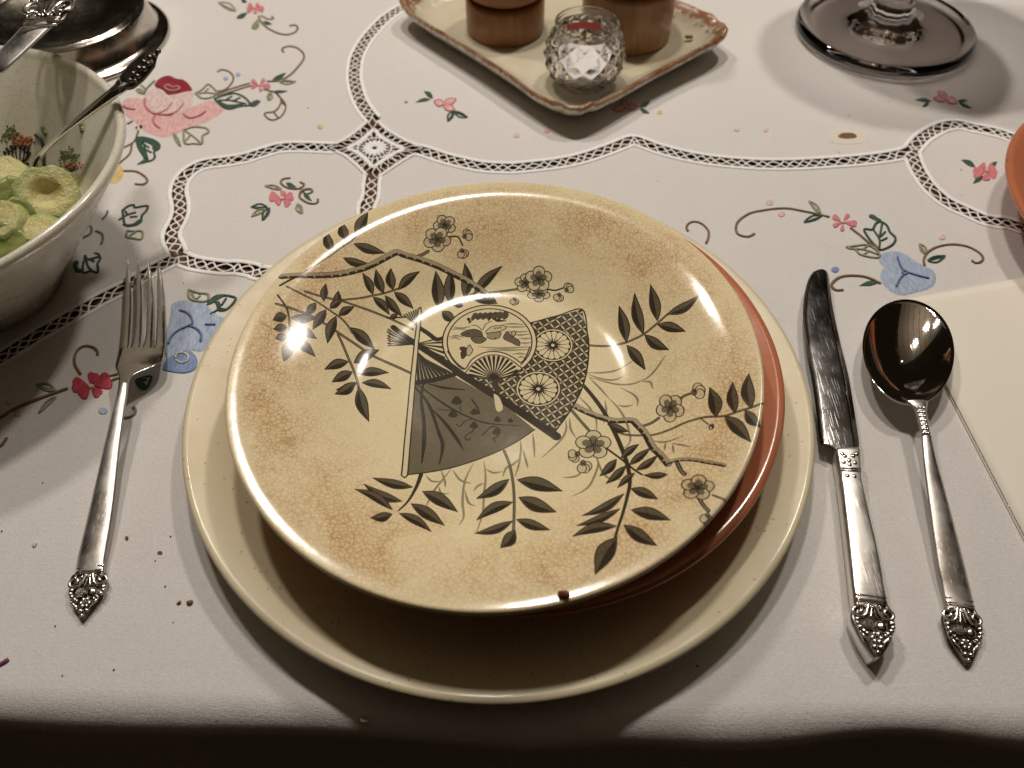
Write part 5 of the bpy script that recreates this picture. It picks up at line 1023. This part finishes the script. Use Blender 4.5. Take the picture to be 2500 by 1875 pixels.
spk = t.math('MULTIPLY', t.ramp(t.voro(c, 220), 0.06, 0.1, 1, 0), t.math('GREATER_THAN', t.noise(c, 70, 2), 0.66))
t.set(Base_Color=t.mix(spk, t.mix(fac, base, (0.24, 0.085, 0.03)), (0.2, 0.12, 0.06)), Roughness=0.14, Normal=t.bump(t.math('ADD', n1, t.math('MULTIPLY', n2, 3)), 0.25, 0.0014)); t.b.inputs['Coat Weight'].default_value = 0.6
bm = bmesh.new(); 
tray = _obj0('ceramic_tray', v, f, t.m); fattr(tray, 'edge', ea); recentre(tray, (*TCn, 0))
tag(tray, 'rectangular ivory ceramic tray with brown sponged rim under the wooden mills', 'tray')

# ------------------------------------------------------------------ wooden mills
def mill(loc, R_m, H1, wa, wb, label):
    m = wood('mill_wood_' + label.split()[0], wa, wb, (10, 10, 1.0), 0.38)
    root = tag(empty('pepper_mill', loc), label, 'mill', 'wooden mills on the tray')
    pb = [(0.0001, 0), (R_m - 0.002, 0), (R_m - 0.0006, 0.0006), (R_m, 0.002), (R_m, H1 - 0.004), (R_m - 0.0005, H1 - 0.0015), (R_m - 0.0016, H1 - 0.0004), (R_m - 0.005, H1), (0.0001, H1)]
    _obj0('mill_base', *lathe(pb, 72), m, root)
    pb = [(0.0001, H1 + 0.0012), (R_m - 0.004, H1 + 0.0012), (R_m - 0.0015, H1 + 0.0022), (R_m + 0.0003, H1 + 0.006), (R_m + 0.0006, H1 + 0.014), (R_m - 0.001, H1 + 0.024), (R_m - 0.005, H1 + 0.034), (R_m - 0.008, H1 + 0.044), (R_m - 0.007, H1 + 0.052), (R_m - 0.010, H1 + 0.060), (R_m - 0.018, H1 + 0.066), (0.0001, H1 + 0.068)]
    _obj0('mill_head', *lathe(pb, 72), m, root)
    _obj0('spindle', *lathe([(0.0001, H1 - 0.001), (R_m - 0.006, H1 - 0.001), (R_m - 0.006, H1 + 0.003), (0.0001, H1 + 0.003)], 48), plain('dark_gap', (0.06, 0.03, 0.015), 0.6), root)
mill((0.0010, 0.3355, 0.0060), 0.0282, 0.0255, (0.22, 0.085, 0.025), (0.33, 0.14, 0.045), 'reddish wooden mill with a low groove standing on the tray')
mill((0.0877, 0.3280, 0.0060), 0.0322, 0.0390, (0.22, 0.10, 0.030), (0.40, 0.21, 0.075), 'wider honey brown wooden mill with streaked grain on the tray')

# ------------------------------------------------------------------ cut glass salt cellar
GC = (0.0535, 0.2640, 0.0061)
gp = [(0.0, 0.0005), (0.0140, 0.0003), (0.0170, 0.0008), (0.0200, 0.0040), (0.0235, 0.0095), (0.0258, 0.0165), (0.0262, 0.0220), (0.0252, 0.0280), (0.0228, 0.0335), (0.0205, 0.0370), (0.0202, 0.0400), (0.0206, 0.0415)]
gr = np.array(gp); ss = np.linspace(0, 1, 70); ts = np.linspace(0, 1, len(gp)); orr = np.interp(ss, ts, gr[:, 0]); oz = np.interp(ss, ts, gr[:, 1])
v, f = [], []; seg = 168; NP_ = len(ss)
inn = [(0.0192, 0.0417), (0.0188, 0.0395), (0.0192, 0.0360), (0.0208, 0.0300), (0.0214, 0.0220), (0.0195, 0.0120), (0.0150, 0.0070), (0.0070, 0.0055), (0.0001, 0.0053)]
for k in range(seg):
    a = 2 * math.pi * k / seg
    for r, z in zip(orr, oz):
        w_ = np.clip((z - 0.004) / 0.004, 0, 1) * np.clip((0.0365 - z) / 0.003, 0, 1); p1 = (a / (2 * math.pi) * 15 + z / 0.0105) % 1; p2 = (a / (2 * math.pi) * 15 - z / 0.0105) % 1
        hgt = 1 - 2 * max(abs(p1 - 0.5), abs(p2 - 0.5)); r2 = max(r + 0.0020 * (hgt - 0.4) * w_, 0.0001); v.append((r2 * math.cos(a), r2 * math.sin(a), z))
    for r, z in inn: v.append((r * math.cos(a), r * math.sin(a), z))
m_ = NP_ + len(inn)
for k in range(seg):
    for i in range(m_ - 1): f.append((k * m_ + i, ((k + 1) % seg) * m_ + i, ((k + 1) % seg) * m_ + i + 1, k * m_ + i + 1))
M_crystal = glass('crystal_glass', (0.96, 0.96, 0.95), 0.0, 1.52)
sc = tag(empty('salt_cellar', GC), 'small cut crystal salt cellar at the corner of the tray', 'salt cellar')
_obj0('glass_body', v, f, M_crystal, sc, smooth=False)
v, f = lathe([(0.0001, 0.0056), (0.0068, 0.0058), (0.0148, 0.0073), (0.0191, 0.0122), (0.0199, 0.0145), (0.0198, 0.0160), (0.0150, 0.0166), (0.0080, 0.0172), (0.0001, 0.0174)], 48)
v = [(x, y, z + (0.0006 * noise3((x * 1e3, y * 1e3, 1), 0.9) if z > 0.0155 else 0)) for x, y, z in v]
_obj0('salt', v, f, plain('salt_white', (0.74, 0.73, 0.71), 0.7), sc)
rb = [(0.0206 * math.cos(a), 0.0206 * math.sin(a)) for a in np.linspace(1.05, 2.15, 14)]
v = [(x, y, 0.0262) for x, y in rb] + [(x, y, 0.0312) for x, y in rb]; _obj0('red_strip', v, [(i, i + 1, 15 + i, 14 + i) for i in range(13)], plain('plain_red', (0.60, 0.07, 0.05), 0.4), sc)  # thin red strip added along the inner back wall, above the salt

# ------------------------------------------------------------------ glass pedestal
gpf = [(0.0001, 0.0040), (0.045, 0.0022), (0.055, 0.0006), (0.0590, 0.0003), (0.0618, 0.0010), (0.0632, 0.0032), (0.0630, 0.0075), (0.0612, 0.0105), (0.0585, 0.0112), (0.0560, 0.0098), (0.0545, 0.0078), (0.050, 0.0078), (0.035, 0.0098), (0.022, 0.0135), (0.0155, 0.0190), (0.0128, 0.0280), (0.0135, 0.0380), (0.0120, 0.0480), (0.0140, 0.0560), (0.0115, 0.0650), (0.0150, 0.0780), (0.035, 0.0900), (0.062, 0.0990), (0.0760, 0.1110), (0.0775, 0.1130), (0.0740, 0.1130), (0.060, 0.1025), (0.030, 0.0945), (0.0001, 0.0925)]
v, f = lathe(gpf, 120)
v2 = []
for x, y, z in v:
    r = math.hypot(x, y); a = math.atan2(y, x); k = 1 + (0.05 * abs(math.sin(5 * a)) if 0.014 < z < 0.075 and r < 0.03 else 0); v2.append((x * k, y * k, z))
pd = tag(empty('glass_compote', (0.2785, 0.3360, 0.0)), 'smoky lilac glass footed dish, its round foot on the cloth', 'glass dish')
_obj0('glass_body', v2, f, glass('smoky_lilac_glass', (0.94, 0.895, 0.875), 0.0, 1.5), pd)

# ------------------------------------------------------------------ crumbs
def crumb(px, r, m, label, z=0.0, sc=(1, 0.8, 0.6), cat='crumb', group=None, name='crumb'):
    ctr = pix(*px, z + r * 0.5); v, f = ball((0, 0, 0), r, 8, 6, sc); ph = rng.uniform(0, 6); a = rng.uniform(0, 3); v = [np.array(q) * (1 + 0.25 * noise3(np.array(q) / r + ph, 2.2)) for q in v]
    v = [(q[0] * math.cos(a) - q[1] * math.sin(a), q[0] * math.sin(a) + q[1] * math.cos(a), q[2]) for q in v]
    return tag(_obj0(name, v, f, m, loc=ctr), label, cat, group)
M_cd = plain('dark_crumb', (0.05, 0.03, 0.02), 0.7); M_cb = plain('toast_crumb', (0.20, 0.09, 0.03), 0.7); M_cr = plain('red_brown_crumb', (0.15, 0.035, 0.015), 0.5)
for reg, q in [('I', (1440, 1347)), ('I', (1310, 1552)), ('M', (1395, 127)), ('M', (1462, 431)), ('M', (465, 462)), ('M', (960, 830)), ('M', (525, 880)), ('D', (740, 978)), ('D', (650, 1285)), ('D', (1680, 1432)), ('D', (1070, 860)), ('C', (1265, 1527)), ('E', (1548, 800)), ('I', (14, 1303)), ('I', (360, 895)), ('O', (1600, 798)), ('H', (1690, 60)), ('M', (1830, 1262)), ('B', (455, 910))]:
    crumb(zp(reg, [q])[0], rng.uniform(0.0003, 0.0005), M_cd, 'tiny dark speck of pepper on the white cloth', group='pepper specks on the cloth', name='pepper_speck')
crumb(zp('M', [(1510, 265)])[0], 0.0009, M_cb, 'smaller brown crumb of a pair on the cloth near the fork tip'); crumb(zp('M', [(1600, 262)])[0], 0.0013, M_cb, 'larger brown crumb of a pair on the cloth near the fork tip'); crumb(zp('I', [(1070, 1360)])[0], 0.0009, M_cb, 'lone tan crumb on the cloth between fork and cream plate')
crumb(zp('A', [(1190, 1065)])[0], 0.0012, M_cd, 'larger black seed on the embroidered rose', 0.0004, cat='seed', name='seed'); crumb(zp('A', [(1150, 1075)])[0], 0.0008, M_cd, 'smaller black seed on the embroidered rose', 0.0004, cat='seed', name='seed')
crumb(zp('O', [(468, 195)])[0], 0.0021, M_cr, 'reddish brown crumb on the rim of the fan print plate', 0.0482, (1, 0.8, 0.7)); crumb(zp('C', [(1530, 310)])[0], 0.0026, plain('olive_scrap', (0.16, 0.13, 0.03), 0.5), 'curled olive green scrap on the tray beside the wider mill', 0.0085, (1.2, 0.6, 0.5), 'scrap', name='food_scrap')
crumb(zp('B', [(1285, 855)])[0], 0.0014, plain('pale_crumb', (0.72, 0.66, 0.52), 0.7), 'pale cream crumb on the cloth near small pink embroidery'); crumb(zp('I', [(290, 1412)])[0], 0.0012, plain('white_crumb', (0.75, 0.73, 0.68), 0.7), 'whitish crumb on the cloth beside the fork handle')
